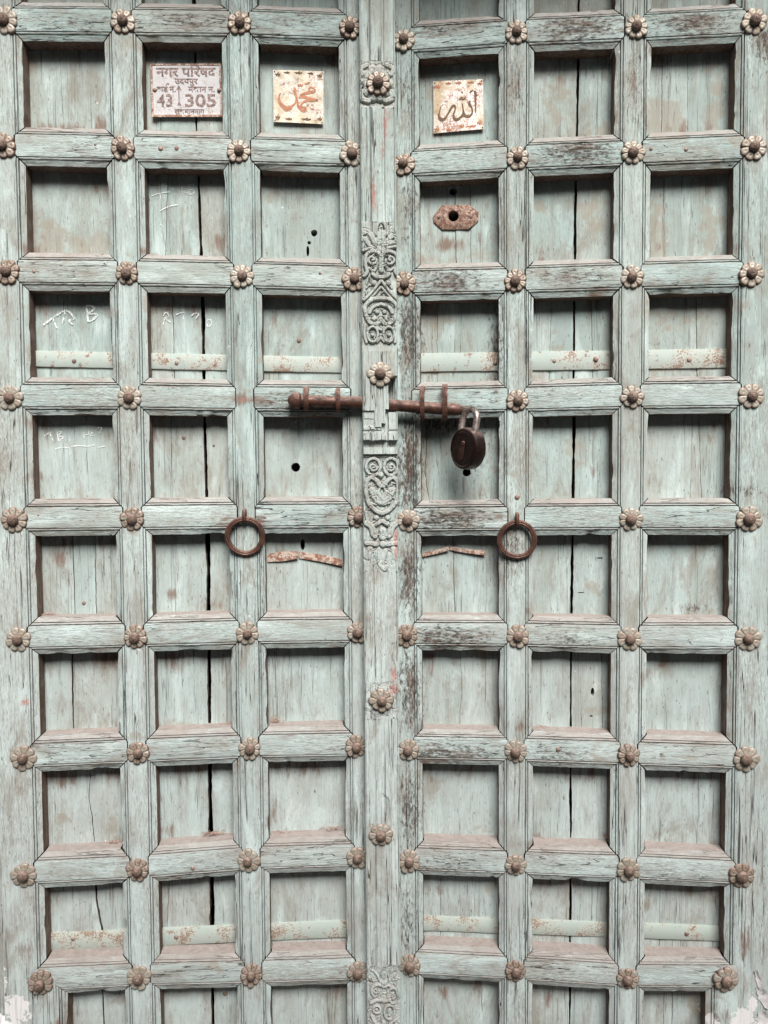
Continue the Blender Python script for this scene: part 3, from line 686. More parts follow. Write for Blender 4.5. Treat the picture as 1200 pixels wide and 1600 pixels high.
S2 = mirror([ring(300, 345, 78, 92, 20, H), spiral(300, 345, 48, 1.3, 0, 15, H), ([(362, 530)], 34, H), ([(385, 555), (330, 488), (272, 460), (230, 520), (224, 620), (252, 740), (330, 822), (392, 852)], 28, H),
             ([(290, 600), (330, 690), (385, 730)], 42, H * .8), ([(350, 620), (390, 690)], 26, H * .8), ([(335, 900)], 34, H), ([(330, 975), (395, 935)], 26, H), ([(235, 960), (285, 1000), (310, 1080)], 40, H * .85),
             ([(325, 1105)], 28, H), ([(230, 1178), (340, 1190)], 30, H), ([(270, 1240), (245, 1330)], 40, H * .8), ([(225, 840), (240, 930)], 20, H * .6), ([(380, 560), (350, 640)], 16, H * .7)], 398)
S2 += [([(382, 432)], 38, H), ([(408, 1040), (408, 1110)], 44, H * .9), ([(410, 1188)], 42, H * 1.1), ([(350, 1275), (368, 1395), (425, 1458), (450, 1430)], 28, H), ([(440, 1255), (405, 1375)], 30, H * .8)]
S3 = [([(400, 165), (500, 250), (545, 380)], 26, H * .8), ([(600, 365)], 66, H * .9), ([(600, 300), (600, 240)], 40, H * .7), ([(600, 445), (520, 402), (440, 430), (408, 510), (450, 585)], 28, H), spiral(475, 490, 50, 1., 0, 18, H),
      ([(600, 445), (680, 420), (740, 470)], 26, H), ring(745, 570, 68, 120, 22, H), ([(745, 560), (745, 620)], 40, H * .8), ([(510, 640), (600, 655), (690, 640)], 36, H), ([(525, 500), (525, 600)], 22, H), ([(665, 500), (665, 600)], 20, H),
      ([(400, 690), (470, 650)], 30, H), ring(490, 790, 58, 58, 22, H), ([(490, 790)], 26, H), ring(690, 830, 80, 110, 26, H), ([(690, 800), (690, 880)], 36, H * .9), ([(770, 960), (700, 1020)], 30, H), ([(420, 900), (480, 1000), (560, 1080)], 40, H), ([(600, 1000), (600, 1150)], 50, H), ([(720, 1080), (640, 1200)], 40, H),
      ([(380, 300), (430, 350)], 30, H * .7), ([(770, 250), (700, 330)], 36, H * .6)]
MED = [([(338 + 128 * math.cos(a), 900 + 150 * math.sin(a))], 62, H * 1.25) for a in np.arange(0, 6.28, 6.28 / 10)] + [([(338, 900)], 150, H * .9)] + mirror([([(190, 800), (170, 740), (240, 700)], 30, H), ([(190, 990), (180, 1060), (250, 1090)], 34, H)], 345)
MED2 = [([(285 + 95 * math.cos(a), 335 + 95 * math.sin(a))], 46, H * .8) for a in np.arange(.3, 6.5, 6.28 / 8)] + [([(285, 335)], 120, H * .7)]

def plain_profile(t, wornk):
    """flat strip with a fillet on each edge and a raised middle between two quirks"""
    y = np.zeros_like(t)
    y -= .0032 * ((t > .05) & (t < .95)); y += .0016 * ((t > .30) & (t < .62)) * wornk
    for c, w, d in ((.285, .020, .0052), (.635, .018, .0046), (.672, .018, .0042), (.60, .010, .0014)): y -= d * np.exp(-((t - c) / w) ** 2) * wornk
    return y
def strip_section(name, p0, p1, kind, S=None, parent=None, mat=M_CARVE, step=.0009, ground=None):
    """height field between photo heights p0 (upper) and p1 (lower)"""
    z1 = loc(0, 595, p0, CY)[1]; z0 = loc(0, 595, p1, CY)[1]
    nz = max(4, int((z1 - z0) / step)); nx = 84 if step < .0015 else 60
    zs = np.linspace(z0, z1, nz); ts = np.linspace(0, 1, nx)
    xs = CW0 + (CW1 - CW0) * ts; Z, X = np.meshgrid(zs, xs, indexing='ij'); T = np.repeat(ts[None], nz, 0)
    h = np.zeros_like(X); n1 = fbm(X, Z, 120, 60, 3, 4); n2 = fbm(X, Z, 60, 7, 8, 4)
    if kind == 'plain': h = plain_profile(T, 1.)
    elif kind == 'worn': h = plain_profile(T, .45) + .0009 * n2 - .0020 * (fbm(X, Z, 90, 9, 15, 3) > .42)
    elif kind == 'carved':
        gz = np.interp(Z, *zip(*sorted((loc(0, 595, py, CY)[1], g) for py, g in ground))) if ground else np.full_like(X, -.0072)
        h = np.where(gz > -.004, np.minimum(plain_profile(T, .6), 0) + (gz + .0022), gz) + .0005 * n1
        rf = random.Random(int(p0)); S = list(S)
        for _ in range(0 if name == 'carved_medallion' else 26):                              # small leaf cuts that fill the ground
            cx, cz = rf.uniform(.06, .46), rf.uniform(z0 + .004, z1 - .004); th = rf.uniform(-1.2, 1.2) + (1.57 if rf.random() < .6 else 0); L_ = rf.uniform(.005, .011)
            for sg in (1, -1):
                bx = CW0 + (CW1 - CW0) * (cx if sg == 1 else 1 - cx)
                pts = np.array([(bx + sg * (math.cos(th) * t * L_ + .35 * L_ * math.sin(3 * t)), cz + math.sin(th) * t * L_) for t in np.linspace(-.5, .5, 9)])
                S.append((pts, rf.uniform(.0013, .0024), H * rf.uniform(.35, .62)))
        for L, w, hh in S:
            lo, hi = L.min(0) - w - .0015, L.max(0) + w + .0015
            m = (X > lo[0]) & (X < hi[0]) & (Z > lo[1]) & (Z < hi[1])
            if not m.any(): continue
            d = np.sqrt(((X[m][:, None] - L[None, :, 0]) ** 2 + (Z[m][:, None] - L[None, :, 1]) ** 2).min(1))
            # dome with a fine vein cut along it
            k = -.0072 + hh * 1.15 * np.clip(1 - (d / w) ** 3.2, 0, 1) ** .6
            if len(L) > 1 and w > .0034: k = k - .0010 * np.exp(-(d / (.17 * w)) ** 2)
            hm = h[m] - .0013 * np.exp(-((d - w * 1.08) / .0006) ** 2)   # chisel cut round each form
            h[m] = np.maximum(hm, np.where(d < w, k, -9))
        h += .0006 * n1 + .0004 * fbm(X, Z, 70, 45, 23, 3) - .0014 * (fbm(X, Z, 130, 90, 29, 3) > .45)
    elif kind == 'block': h = .0060 + .0007 * n2
    h = h + .0003 * n1
    if kind == 'block':
        PXX = lambda px, py: loc(0, px, py, CY)
        def rect(x0, y0, x1, y1): a, b = PXX(x0, y0), PXX(x1, y1); wob = n1 * .0016; return (X > a[0] + wob) & (X < b[0] + wob) & (Z < a[1] + wob) & (Z > b[1] + wob)
        h[rect(555, 540, 640, 549)] = -.003
        h[rect(607, 588, 640, 644)] = -.034             # notch that lets the bolt through
        h[rect(560, 642, 585, 668)] -= .004; h[rect(568, 655, 583, 666)] -= .0015; h[rect(585, 668, 606, 700)] -= .0025
        h[rect(560, 672, 640, 676)] -= .0022; h[rect(602, 640, 607, 690)] = -.004; h[rect(596, 662, 606, 672)] = -.004
        h[rect(555, 688, 640, 699)] = -.0085; h[rect(555, 699, 640, 710)] = .0022; h[rect(555, 710, 640, 716)] = -.005
    # irregular, rubbed side edges
    ed = np.minimum(T, 1 - T) * (CW1 - CW0); h = h - .0022 * np.exp(-(ed / .0012) ** 2)
    nick = np.clip(fbm(Z * 0 + np.round(T), Z, 1, 26, 44, 3) - .35, 0, 1); h = h - .012 * nick * np.exp(-(ed / .003) ** 2)
    V = np.stack([X + fbm(Z * 0, Z, 1, 6, 9, 2) * .0012, CY - h, Z], -1); mb = MB(); mb.add(V.reshape(-1, 3), grid_faces(nz, nx))
    for A, flip in ((V[:, 0], True), (V[:, -1], False), (V[0], False), (V[-1], True)):
        B = A.copy(); B[:, 1] = .012; mb.add(np.stack([A, B], 1).reshape(-1, 3), grid_faces(len(A), 2, 0, flip))
    return mb.build(name, mat, parent, True, 0, 60)
cover = strip_section('cover_strip', -190, 94, 'plain', None, leafL, step=.004)
def sub(*a, **k):
    return strip_section(*a, parent=cover, **k)
sub('carved_medallion', 94, 167, 'carved', strokes_to_local(MED, 540, 0, 6.955), ground=[(94, -.0022), (150, -.0022), (158, -.006), (164, -.006), (167, -.0022)])
sub('fluted_length', 167, 346, 'plain', step=.003)
sub('carved_foliage', 346, 541, 'carved', strokes_to_local(S1, 540, 330, 6.955), ground=[(346, -.0022), (372, -.0026), (388, -.0072), (541, -.0072)])
sub('bolt_block', 541, 714, 'block')
sub('carved_foliage', 714, 894, 'carved', strokes_to_local(S2, 540, 680, 6.955), ground=[(714, -.0072), (850, -.0072), (868, -.0026), (894, -.0022)])
sub('fluted_length', 894, 1066, 'worn', step=.0018)
sub('carved_medallion', 1066, 1124, 'carved', strokes_to_local(MED2, 540, 1030, 5.16), ground=[(1066, -.0022), (1124, -.0022)])
sub('fluted_length', 1124, 1510, 'worn', step=.0018)
sub('carved_foliage', 1510, 1625, 'carved', strokes_to_local(S3, 540, 1500, 10.), ground=[(1510, -.0022), (1525, -.006), (1625, -.006)])
sub('fluted_length', 1625, 1760, 'worn', step=.004)
for px, py, yo in ((591, 129, .003), (594, 585, .0075), (596, 1095, .002), (596, 1306, -.001)):
    x, z = loc(0, px, py, CY - .006); rosette(0, x, CY - yo, z, 1.02)

# ------------------------------------------------------------------ bolt, staples
BY = -.0195
def bolt():
    A = loc(0, 462, 626, BY); B = loc(0, 568, 629, BY)
    a = Vector((A[0], BY, A[1])); rootw = leafL.matrix_basis @ a
    b = leafL.matrix_basis @ Vector((B[0], BY, B[1]))
    C = loc(1, 612, 633, -.030); D_ = loc(1, 728, 641, -.022)
    c = leafR.matrix_basis @ Vector((C[0], -.030, C[1])); d = leafR.matrix_basis @ Vector((D_[0], -.022, D_[1]))
    root = empty('sliding_bolt', rootw); tag(root, 'rusty iron sliding bolt running through the carved centre strip', 'bolt')
    P = [rootw * (1 - t) + b * t for t in np.linspace(0, 1, 12)] + [b * (1 - t) + c * t for t in np.linspace(.2, 1, 5)] + [c * (1 - t) + d * t for t in np.linspace(.1, 1, 12)]
    P = [p - rootw for p in P]; R = [.0125 + random.uniform(-.0004, .0004) for _ in P]
    R[-1] = .0075; R[-2] = .0115; R[-3] = .0135
    mb = MB(); mb.tube(P, R, 20, up=Vector((0, 0, 1))); mb.build('rod', M_BOLT, root)
    mb = MB(); ax = (P[0] - P[3]).normalized(); mb.lathe([(.0125, -.012), (.0172, -.008), (.0176, 0), (.0160, .006), (.0105, .0125), (.004, .0165)], P[0], ax, 20); mb.build('knob', M_IRON, root)
    return root, rootw + P[-1], rootw + P[-3]
BOLT, BEND, BEYE = bolt()
def staple(leaf, px, py0, py1, w):
    x, zt = loc(leaf, px, py0, BY - .008); zb = loc(leaf, px, py1, BY - .008)[1]; zm, hh = (zt + zb) / 2, (zt - zb) / 2
    prof = []
    yb = BY if leaf == 0 else -.027
    for k in np.linspace(0, math.pi, 15): prof.append((yb - .0160 * math.sin(k) * 1.0, zm + hh * math.cos(k)))
    prof = [(.004, zm + hh)] + prof + [(.004, zm - hh)]
    mb = MB(); n = len(prof); hw = w / 2 / 752.; V = []
    for y, z in prof:
        d = .0028
        V += [(x - hw, y, z), (x + hw, y, z), (x + hw, y + d, zm + (z - zm) * .84), (x - hw, y + d, zm + (z - zm) * .84)]
    F = []
    for i in range(n - 1):
        for k in range(4): F.append((i * 4 + k, i * 4 + (k + 1) % 4, i * 4 + 4 + (k + 1) % 4, i * 4 + 4 + k))
    mb.add(V, F); return mb.build('staple', M_IRON, LEAF[leaf], True, None, 50)
staple(0, 478, 603, 641, 8); staple(0, 528, 605, 643, 7); staple(1, 660, 603, 655, 7); staple(1, 695, 600, 655, 8.5)

# ------------------------------------------------------------------ padlock
def padlock():
    yd = -.044
    x, z = loc(1, 731, 701, yd); p = leafR.matrix_basis @ Vector((x, yd, z))
    root = empty('padlock', p - Vector((0, 0, .045))); tag(root, 'dark round iron padlock hanging from the end of the bolt', 'padlock')
    T = Matrix.Translation(Vector((0, 0, .045))) @ Matrix.Rotation(math.radians(-57), 4, 'Z')    # face turned to the left
    r = .0435; mb = MB()
    mb.lathe([(.004, -.0150), (.030, -.0155), (.0345, -.0150), (.0360, -.0138), (.0375, -.0152), (r - .004, -.0150), (r - .001, -.0128), (r, -.008), (r + .0004, 0), (r, .008), (r - .001, .0128), (r - .004, .0150), (.004, .0155)], (0, 0, 0), (0, 1, 0), 56)
    mb.v = [T @ (Vector(v) if True else v) for v in mb.v]; mb.v = [tuple(v) for v in mb.v]; mb.build('body', M_LOCK, root, auto=35)
    # shackle
    sw, base, top = .0235, .036, .070; pts = [(-sw, 0, base - .006), (-sw, 0, base + .008), (-sw, 0, top - .01)]
    for a in np.linspace(math.pi, 0, 15)[1:-1]: pts.append((sw * math.cos(a), 0, top - .01 + sw * .95 * math.sin(a)))
    pts += [(sw, 0, top - .01), (sw, 0, base + .008), (sw, 0, base - .012)]
    LEAN = Matrix.Translation((0, 0, .045 + base)) @ Matrix.Rotation(math.radians(9), 4, 'Y') @ Matrix.Translation((0, 0, -.045 - base))
    mb = MB(); mb.tube([LEAN @ (T @ Vector(q)) for q in pts], .0071, 14); mb.build('shackle', M_STEEL, root)
    # keyhole cover with its rivet, and maker's boss
    mb = MB(); mb.lathe([(.0055, -.0150), (.0055, -.0175), (.0035, -.019), (.001, -.0195)], (.004, 0, .010), (0, 1, 0), 14)
    cov = [(.009, .012), (.0, .014), (-.010, -.002), (-.012, -.018), (-.006, -.026), (.002, -.022), (.006, -.006)]
    V = [(u, -.0168, w) for u, w in cov] + [(u, -.0150, w) for u, w in cov]; n = len(cov)
    mb.add(V, [list(range(n))] + [(i, n + i, n + (i + 1) % n, (i + 1) % n) for i in range(n)])
    mb.v = [tuple(T @ Vector(v)) for v in mb.v]; mb.build('keyhole_cover', M_LOCK2, root)
    return root
padlock()

# ------------------------------------------------------------------ ring pulls
def ring_pull(leaf, px, py, rpx, label, tilt):
    yd = -.012; x, z = loc(leaf, px, py, yd); p = LEAF[leaf].matrix_basis @ Vector((x, yd, z)); R = rpx / 752.
    root = empty('ring_pull', p + Vector((0, 0, -R))); root.rotation_euler = (0, 0, ANG[leaf]); tag(root, label, 'ring pull', 'ring pulls of the door')
    T = Matrix.Translation(Vector((0, 0, 2 * R))) @ Matrix.Rotation(tilt, 4, 'X') @ Matrix.Translation(Vector((0, 0, -R)))
    mb = MB(); n = 56; prof = [(.0058, 0), (.0050, -.0036), (.0018, -.0052), (.0, -.0040), (-.0018, -.0052), (-.0048, -.0038), (-.0058, 0), (-.0040, .0045), (.0040, .0045)]
    V = []
    for k in range(n):
        a = 2 * math.pi * k / n; rr = R - .0055 + .0004 * math.sin(3 * a + px)
        for dr, dy in prof: V.append(T @ Vector(((rr + dr) * math.cos(a), dy, (rr + dr) * math.sin(a))))
    m = len(prof); F = [(k * m + j, k * m + (j + 1) % m, ((k + 1) % n) * m + (j + 1) % m, ((k + 1) % n) * m + j) for k in range(n) for j in range(m)]
    mb.add(V, F); mb.build('ring', M_IRON, root)
    mb = MB(); pts = []                                    # eye: strap bent round the ring
    zc = 2 * R - .0035
    for a in np.linspace(-.5 * math.pi, 1.05 * math.pi, 16): pts.append((.0, -.0005 + -.0075 * math.cos(a) * 1.0, zc + .0125 * math.sin(a) + .004))
    mb.tube([Vector((0, .022, zc + .010))] + [Vector(q) for q in pts[::-1]] + [Vector((0, .022, zc - .002))], .0042, 10, up=Vector((1, 0, 0)))
    mb.build('eye', M_IRON, root)
ring_pull(0, 382.5, 838, 32, 'rusty iron ring pull on the left leaf, below the bolt', .10)
ring_pull(1, 808, 843.5, 32, 'rusty iron ring pull on the right leaf, below the padlock', .08)

# ------------------------------------------------------------------ nails
_mb = MB(); _mb.lathe([(.0050, .002), (.0052, -.0004), (.0042, -.0018), (.0016, -.0026)], (0, 0, 0), (0, 1, 0), 12); _o = _mb.build('nail_head', M_NAIL); NAIL = _o.data; bpy.data.objects.remove(_o)
def nail(leaf, px, py, y, s=1.):
    x, z = loc(leaf, px, py, y); o = bpy.data.objects.new('nail_head', NAIL); COL.objects.link(o); o.parent = LEAF[leaf]; o.location = (x, y - .0004, z); o.scale = (s, s, s)
    o.rotation_euler = (random.uniform(-.1, .1), random.uniform(0, 6), random.uniform(-.1, .1))
for a in ((0, 251, 232, 0, 1), (0, 276, 232, 0, .9), (0, 149, 226, 0, .5), (0, 53, 424, 0, .7), (0, 500, 427, 0, .6), (0, 301, 1356, 0, .9), (1, 808, 777, 0, 1.1), (1, 872, 1171, 0, .95), (1, 1072, 234, 0, .8),
          (0, 60, 805, 0, .4), (1, 1017, 233, 0, .7), (0, 467, 532, DEEP, .9), (0, 287, 684, DEEP, .8), (0, 334, 696, DEEP, .6), (0, 131, 942, DEEP, .8), (0, 116, 564, DEEP - .0045, .9), (0, 276, 567, DEEP - .0045, .8),
          (1, 774, 567, DEEP - .0045, .9), (1, 931, 561, DEEP - .0045, 1.1), (1, 1077, 562, DEEP - .0045, 1.), (0, 275, 1464, DEEP - .0045, .9), (1, 1073, 1459, DEEP - .0045, .9), (0, 114, 1467, DEEP - .0045, .8), (1, 866, 564, DEEP - .0045, .8), (0, 352, 1552, DEEP, 1.1)): nail(*a)

# ------------------------------------------------------------------ lock plate on the right leaf
def lock_plate():
    out = [(676.5, 338), (690, 321), (733, 320), (748, 331), (747.5, 346), (732, 358), (691, 359), (677.5, 347)]; dep = DEEP - .003
    P = [loc(1, x, y, dep) for x, y in out]; c = loc(1, 708.5, 338, dep); n = 48; mb = MB(); V = []
    per = np.array(P + [P[0]])
    def outer(a):
        d = np.array([math.cos(a), math.sin(a)]); best = 0
        for i in range(8):
            p, q = per[i] - c, per[i + 1] - c; Mx = np.array([d, -(q - p)]).T
            if abs(np.linalg.det(Mx)) > 1e-9:
                t, s = np.linalg.solve(Mx, p)
                if t > 0 and -1e-6 <= s <= 1 + 1e-6: best = max(best, t)
        return c[0] + d[0] * best, c[1] + d[1] * best
    ang = sorted([2 * math.pi * k / n for k in range(n)] + [math.atan2(p[1] - c[1], p[0] - c[0]) % (2 * math.pi) for p in P]); n = len(ang)
    for a in ang:
        ox, oz = outer(a); r = .0112; ix, iz = c[0] + r * math.cos(a), c[1] + r * math.sin(a)
        k = .94
        V += [(ox, dep + .004, oz), (ox, dep, oz), (c[0] + (ox - c[0]) * k, dep - .0010, c[1] + (oz - c[1]) * k), (c[0] + (ix - c[0]) * 1.12, dep - .0012, c[1] + (iz - c[1]) * 1.12), (ix, dep - .0002, iz), (ix, dep + .012, iz)]
    F = [(i * 6 + j, i * 6 + j + 1, ((i + 1) % n) * 6 + j + 1, ((i + 1) % n) * 6 + j) for i in range(n) for j in range(5)]
    mb.add(V, F); o = mb.build('lock_plate', M_ESC, leafR, True, None, 35); o['label'] = 'rusty eight sided lock plate with a round keyhole'
    for px, py in ((686, 339), (736, 339)):
        x, z = loc(1, px, py, dep); q = bpy.data.objects.new('screw_head', NAIL); COL.objects.link(q); q.parent = o; q.location = (x, dep - .0010, z); q.scale = (.75, .75, .75)
lock_plate()

# ------------------------------------------------------------------ plates with writing
def plate_frame(leaf, corners, dep):
    """corner pixels tl, tr, br, bl -> function (u right 0..1, v down 0..1) -> leaf point"""
    P = [np.array(loc(leaf, x, y, dep)) for x, y in corners]
    def at(u, v): return (P[0] * (1 - u) + P[1] * u) * (1 - v) + (P[3] * (1 - u) + P[2] * u) * v
    return at
def sheet(root, name, at, mat, yfun, th=.0012, n=18, rim=None):
    V = []; us = np.linspace(0, 1, n)
    for v in us:
        for u in us:
            x, z = at(u, v); V.append((x, yfun(u, v), z))
    V += [(x, y + th, z) for x, y, z in V]; N = n * n
    F = [f[::-1] for f in grid_faces(n, n)] + grid_faces(n, n, N)
    for a in range(n - 1):
        F += [(a, a + 1, N + a + 1, N + a), (N - n + a, 2 * N - n + a, 2 * N - n + a + 1, N - n + a + 1), (a * n, N + a * n, N + a * n + n, a * n + n), (a * n + n - 1, a * n + 2 * n - 1, N + a * n + 2 * n - 1, N + a * n + n - 1)]
    return mesh_obj(name, V, F, mat, root, True, None, None, 40)
def ribbon(mb, pts, w, at, yfun, lift=.0006, k=6):
    """flat stroke of varying width on a plate, given in plate units"""
    P = smooth_line(pts, k) if len(pts) > 2 else np.array(pts, float)
    Wd = np.interp(np.linspace(0, 1, len(P)), np.linspace(0, 1, len(w)), w) if isinstance(w, (list, tuple)) else np.full(len(P), w)
    V = []
    for i, p in enumerate(P):
        t = P[min(i + 1, len(P) - 1)] - P[max(i - 1, 0)]; t = t / (np.linalg.norm(t) + 1e-9); nrm = np.array([-t[1], t[0]])
        for s in (-1, 1):
            u, v = p + nrm * Wd[i] * s * .5; x, z = at(u, v); V.append((x, yfun(u, v) - lift, z))
    n = len(P); mb.add(V, [(2 * i, 2 * i + 1, 2 * i + 3, 2 * i + 2) for i in range(n - 1)])
def rootplate(leaf, name, at, dep, label, cat, group=None):
    x, z = at(.5, 1.); a = LEAF[leaf].matrix_basis @ Vector((x, dep, z)); r = empty(name, a, ANG[leaf]); tag(r, label, cat, group)
    off = (x, dep, z)
    return r, off
def shift(o, off):
    o.data.transform(Matrix.Translation(-Vector(off))); return o

def text_mesh(body, size, x, y, align='CENTER', bold=.0, sx=1.):
    c = bpy.data.curves.new('t', 'FONT'); c.body = body; c.size = size; c.align_x = align; c.offset = bold; c.resolution_u = 3
    o = bpy.data.objects.new('t', c); COL.objects.link(o); bpy.context.view_layer.update()
    me = bpy.data.meshes.new_from_object(o.evaluated_get(bpy.context.evaluated_depsgraph_get()))
    V = [(v.co.x * sx + x, v.co.y + y) for v in me.vertices]; F = [list(p.vertices) for p in me.polygons]
    bpy.data.objects.remove(o); bpy.data.curves.remove(c); bpy.data.meshes.remove(me); return V, F

def number_plate():
    dep = DEEP - .006; at = plate_frame(0, [(235, 100), (345, 99.5), (347.5, 183), (237.5, 183.5)], dep)
    y0 = lambda u, v: dep - .0008 * math.sin(3 * u + 1) - .0012 * (v > .95) * (v - .95) * 20
    root, off = rootplate(0, 'house_number_plate', at, dep, 'white house number plate reading 43 305 in brown Devanagari and digits', 'number plate')
    shift(sheet(root, 'plate', at, M_ENAMEL, y0), off)
    mb = MB()
    for k, (u0, v0, u1, v1) in enumerate(((0, 0, 1, .030), (0, .955, 1, 1), (0, .03, .028, .955), (.975, .03, 1, .955))):
        V = []
        for u, v in ((u0, v0), (u1, v0), (u1, v1), (u0, v1)): x, z = at(u, v); V.append((x, y0(u, v) - .0011, z))
        V += [(x, y + .0014, z) for x, y, z in V]; mb.add(V, [(0, 1, 2, 3), (0, 4, 5, 1), (1, 5, 6, 2), (2, 6, 7, 3), (3, 7, 4, 0)])
    shift(mb.build('rim', M_BANDR, root), off)
    mb = MB(); asp = 113 / 83.                        # plate units for type: width asp, height 1
    def T(body, size, x, y, bold=.0, sx=1., hook=()):
        V, F = text_mesh(body, size, 0, 0, 'CENTER', bold, sx)
        W3 = []
        for a, b in V: u, v = x + a / asp, y - b; px, pz = at(u, v); W3.append((px, y0(u, v) - .0005, pz))
        mb.add(W3, F)
    T('नगर प\u093fरषद', .245, .50, .235, .006, 1.12)
    T('उदयपुर', .150, .50, .375, .004, 1.10)
    T('वाड न.', .150, .215, .525, .004, 1.0); T('मकान न.', .150, .715, .525, .004, 1.06)
    T('43', .33, .195, .80, .006, .95); T('305', .33, .695, .80, .006, 1.28)
    T('लुकमानमाग', .130, .535, .935, .004, 1.02)
    ribbon(mb, [(.218, .405), (.226, .375), (.246, .372), (.25, .392)], .016, at, y0, .0007); ribbon(mb, [(.712, .815), (.722, .79), (.740, .795)], .014, at, y0, .0007)   # the r-hooks above the lines
    ribbon(mb, [(.392, .775), (.392, .44)], .016, at, y0, .0007); ribbon(mb, [(.365, .49), (.392, .405), (.42, .49)], .016, at, y0, .0007, 1); ribbon(mb, [(.372, .78), (.392, .70), (.415, .78)], .014, at, y0, .0007, 1)
    shift(mb.build('lettering', M_INK, root, False, None, None), off)
    for u, v in ((.055, .49), (.965, .5)):
        x, z = at(u, v); q = bpy.data.objects.new('nail', NAIL); COL.objects.link(q); q.parent = root; q.location = (x - off[0], -.0012, z - off[2]); q.scale = (.8, 1., .8)
number_plate()

def plaque(leaf, corners, mat, ink, strokes, label, orn, sag):
    dep = DEEP - .006; at = plate_frame(leaf, corners, dep)
    y0 = lambda u, v: dep - sag * (.4 * math.sin(3.1 * u) + (v ** 4) * (u if leaf else 1 - u) * .9 + .3 * math.sin(2.5 * v + 1))
    root, off = rootplate(leaf, 'plaque', at, dep, label, 'plaque', 'gilded plaques with Arabic calligraphy')
    shift(sheet(root, 'plate', at, mat, y0, .0010), off)
    mb = MB()
    for pts, w in strokes: ribbon(mb, pts, w, at, y0)
    shift(mb.build('calligraphy', ink, root, False, None, None), off)
    mb = MB()
    for (cx, cy, sx, sy) in orn:                         # worn leafy corner and border ornaments
        for (a, b) in (((-.5, 0), (.5, .1)), ((-.3, .4), (.2, -.5)), ((0, .5), (.5, -.2))):
            ribbon(mb, [(cx + a[0] * sx, cy + a[1] * sy), (cx + (a[0] + b[0]) * .5 * sx + .01, cy + (a[1] + b[1]) * .5 * sy), (cx + b[0] * sx, cy + b[1] * sy)], [.008, .03, .006], at, y0)
    shift(mb.build('border_ornament', M_ENGR if ink is M_ENGR2 else M_ENGR2, root, False, None, None), off)
    mb = MB()
    for u, v in ((.03, .97), (.97, .97), (.97, .03), (.03, .03)):
        x, z = at(u, v); mb.lathe([(.0013, -.0012), (.0013, .0004)], (x, y0(u, v), z), (0, 1, 0), 8)
    shift(mb.build('pin', M_LOCK, root), off)
def cr(x0, x1, y0, y1, L): return [([((x - x0) / (x1 - x0), (y - y0) / (y1 - y0)) for x, y in p], w) for p, w in L]
ORN = [(.09, .08, .11, .09), (.5, .04, .16, .06), (.27, .045, .12, .04), (.74, .045, .12, .04), (.92, .08, .10, .09), (.08, .90, .10, .12), (.92, .90, .09, .10), (.30, .93, .14, .05), (.65, .92, .2, .06)]
plaque(0, [(426.5, 109.5), (505.5, 112), (505.5, 194), (427.5, 191)], M_GOLD, M_ENGR2, cr(180, 1050, 205, 1140, [
    ([(800, 520), (840, 495), (905, 540), (870, 580), (800, 570), (800, 525)], .030), ([(880, 575), (770, 600), (640, 640)], [.05, .06, .02]), ([(620, 690), (700, 670), (820, 700), (960, 718)], [.03, .06, .05, .03]),
    ([(950, 725), (790, 730), (700, 770), (660, 820), (650, 860)], [.03, .045, .04, .03]), ([(550, 515), (565, 620), (600, 760), (615, 850), (700, 920), (735, 870), (660, 850)], [.05, .05, .035, .05, .06, .05, .02]),
    ([(525, 560), (585, 690), (550, 800), (450, 875), (350, 850), (285, 760), (285, 660), (310, 620)], [.02, .03, .035, .05, .07, .05, .03, .015]), ([(300, 840), (400, 925), (500, 890)], [.01, .035, .01]),
    ([(610, 450), (625, 485), (650, 455), (670, 485), (695, 450)], .028), ([(720, 440), (770, 430), (815, 410)], [.015, .035, .03]), ([(815, 850), (840, 885), (885, 880)], .02), ([(835, 810), (880, 808)], .016)]),
    'gilded square plaque with orange Arabic lettering on the left leaf', ORN, .0022)
plaque(1, [(677, 127.5), (754.5, 124), (756, 202), (677.5, 208.5)], M_GOLD2, M_ENGR, cr(185, 1040, 262, 1190, [
    ([(905, 470), (905, 600), (908, 760), (908, 880)], [.045, .04, .03, .018]), ([(890, 520), (940, 560)], [.02, .03]), ([(820, 650), (800, 700), (840, 780), (850, 860), (810, 930), (750, 930), (705, 870), (680, 690)], [.02, .06, .035, .03, .045, .055, .04, .02]),
    ([(695, 860), (670, 920), (600, 975), (545, 960), (530, 880), (560, 780), (545, 725), (505, 740), (440, 850), (380, 940), (320, 955), (280, 900), (285, 830), (320, 700)], [.03, .045, .06, .055, .035, .03, .05, .045, .035, .045, .075, .05, .03, .012]),
    ([(625, 600), (650, 618), (675, 590), (690, 615), (725, 605), (730, 570)], .026), ([(672, 475), (690, 505)], .03), ([(810, 505), (840, 475), (868, 455)], [.03, .035, .015])]),
    'rust flecked gilded plaque with dark Arabic lettering on the right leaf', [(.09, .10, .12, .10), (.30, .05, .12, .05), (.5, .05, .14, .06), (.76, .05, .12, .05), (.93, .08, .10, .09), (.06, .92, .10, .14), (.30, .95, .12, .07), (.55, .90, .12, .10), (.9, .86, .09, .10), (.75, .92, .2, .05)], .0020)

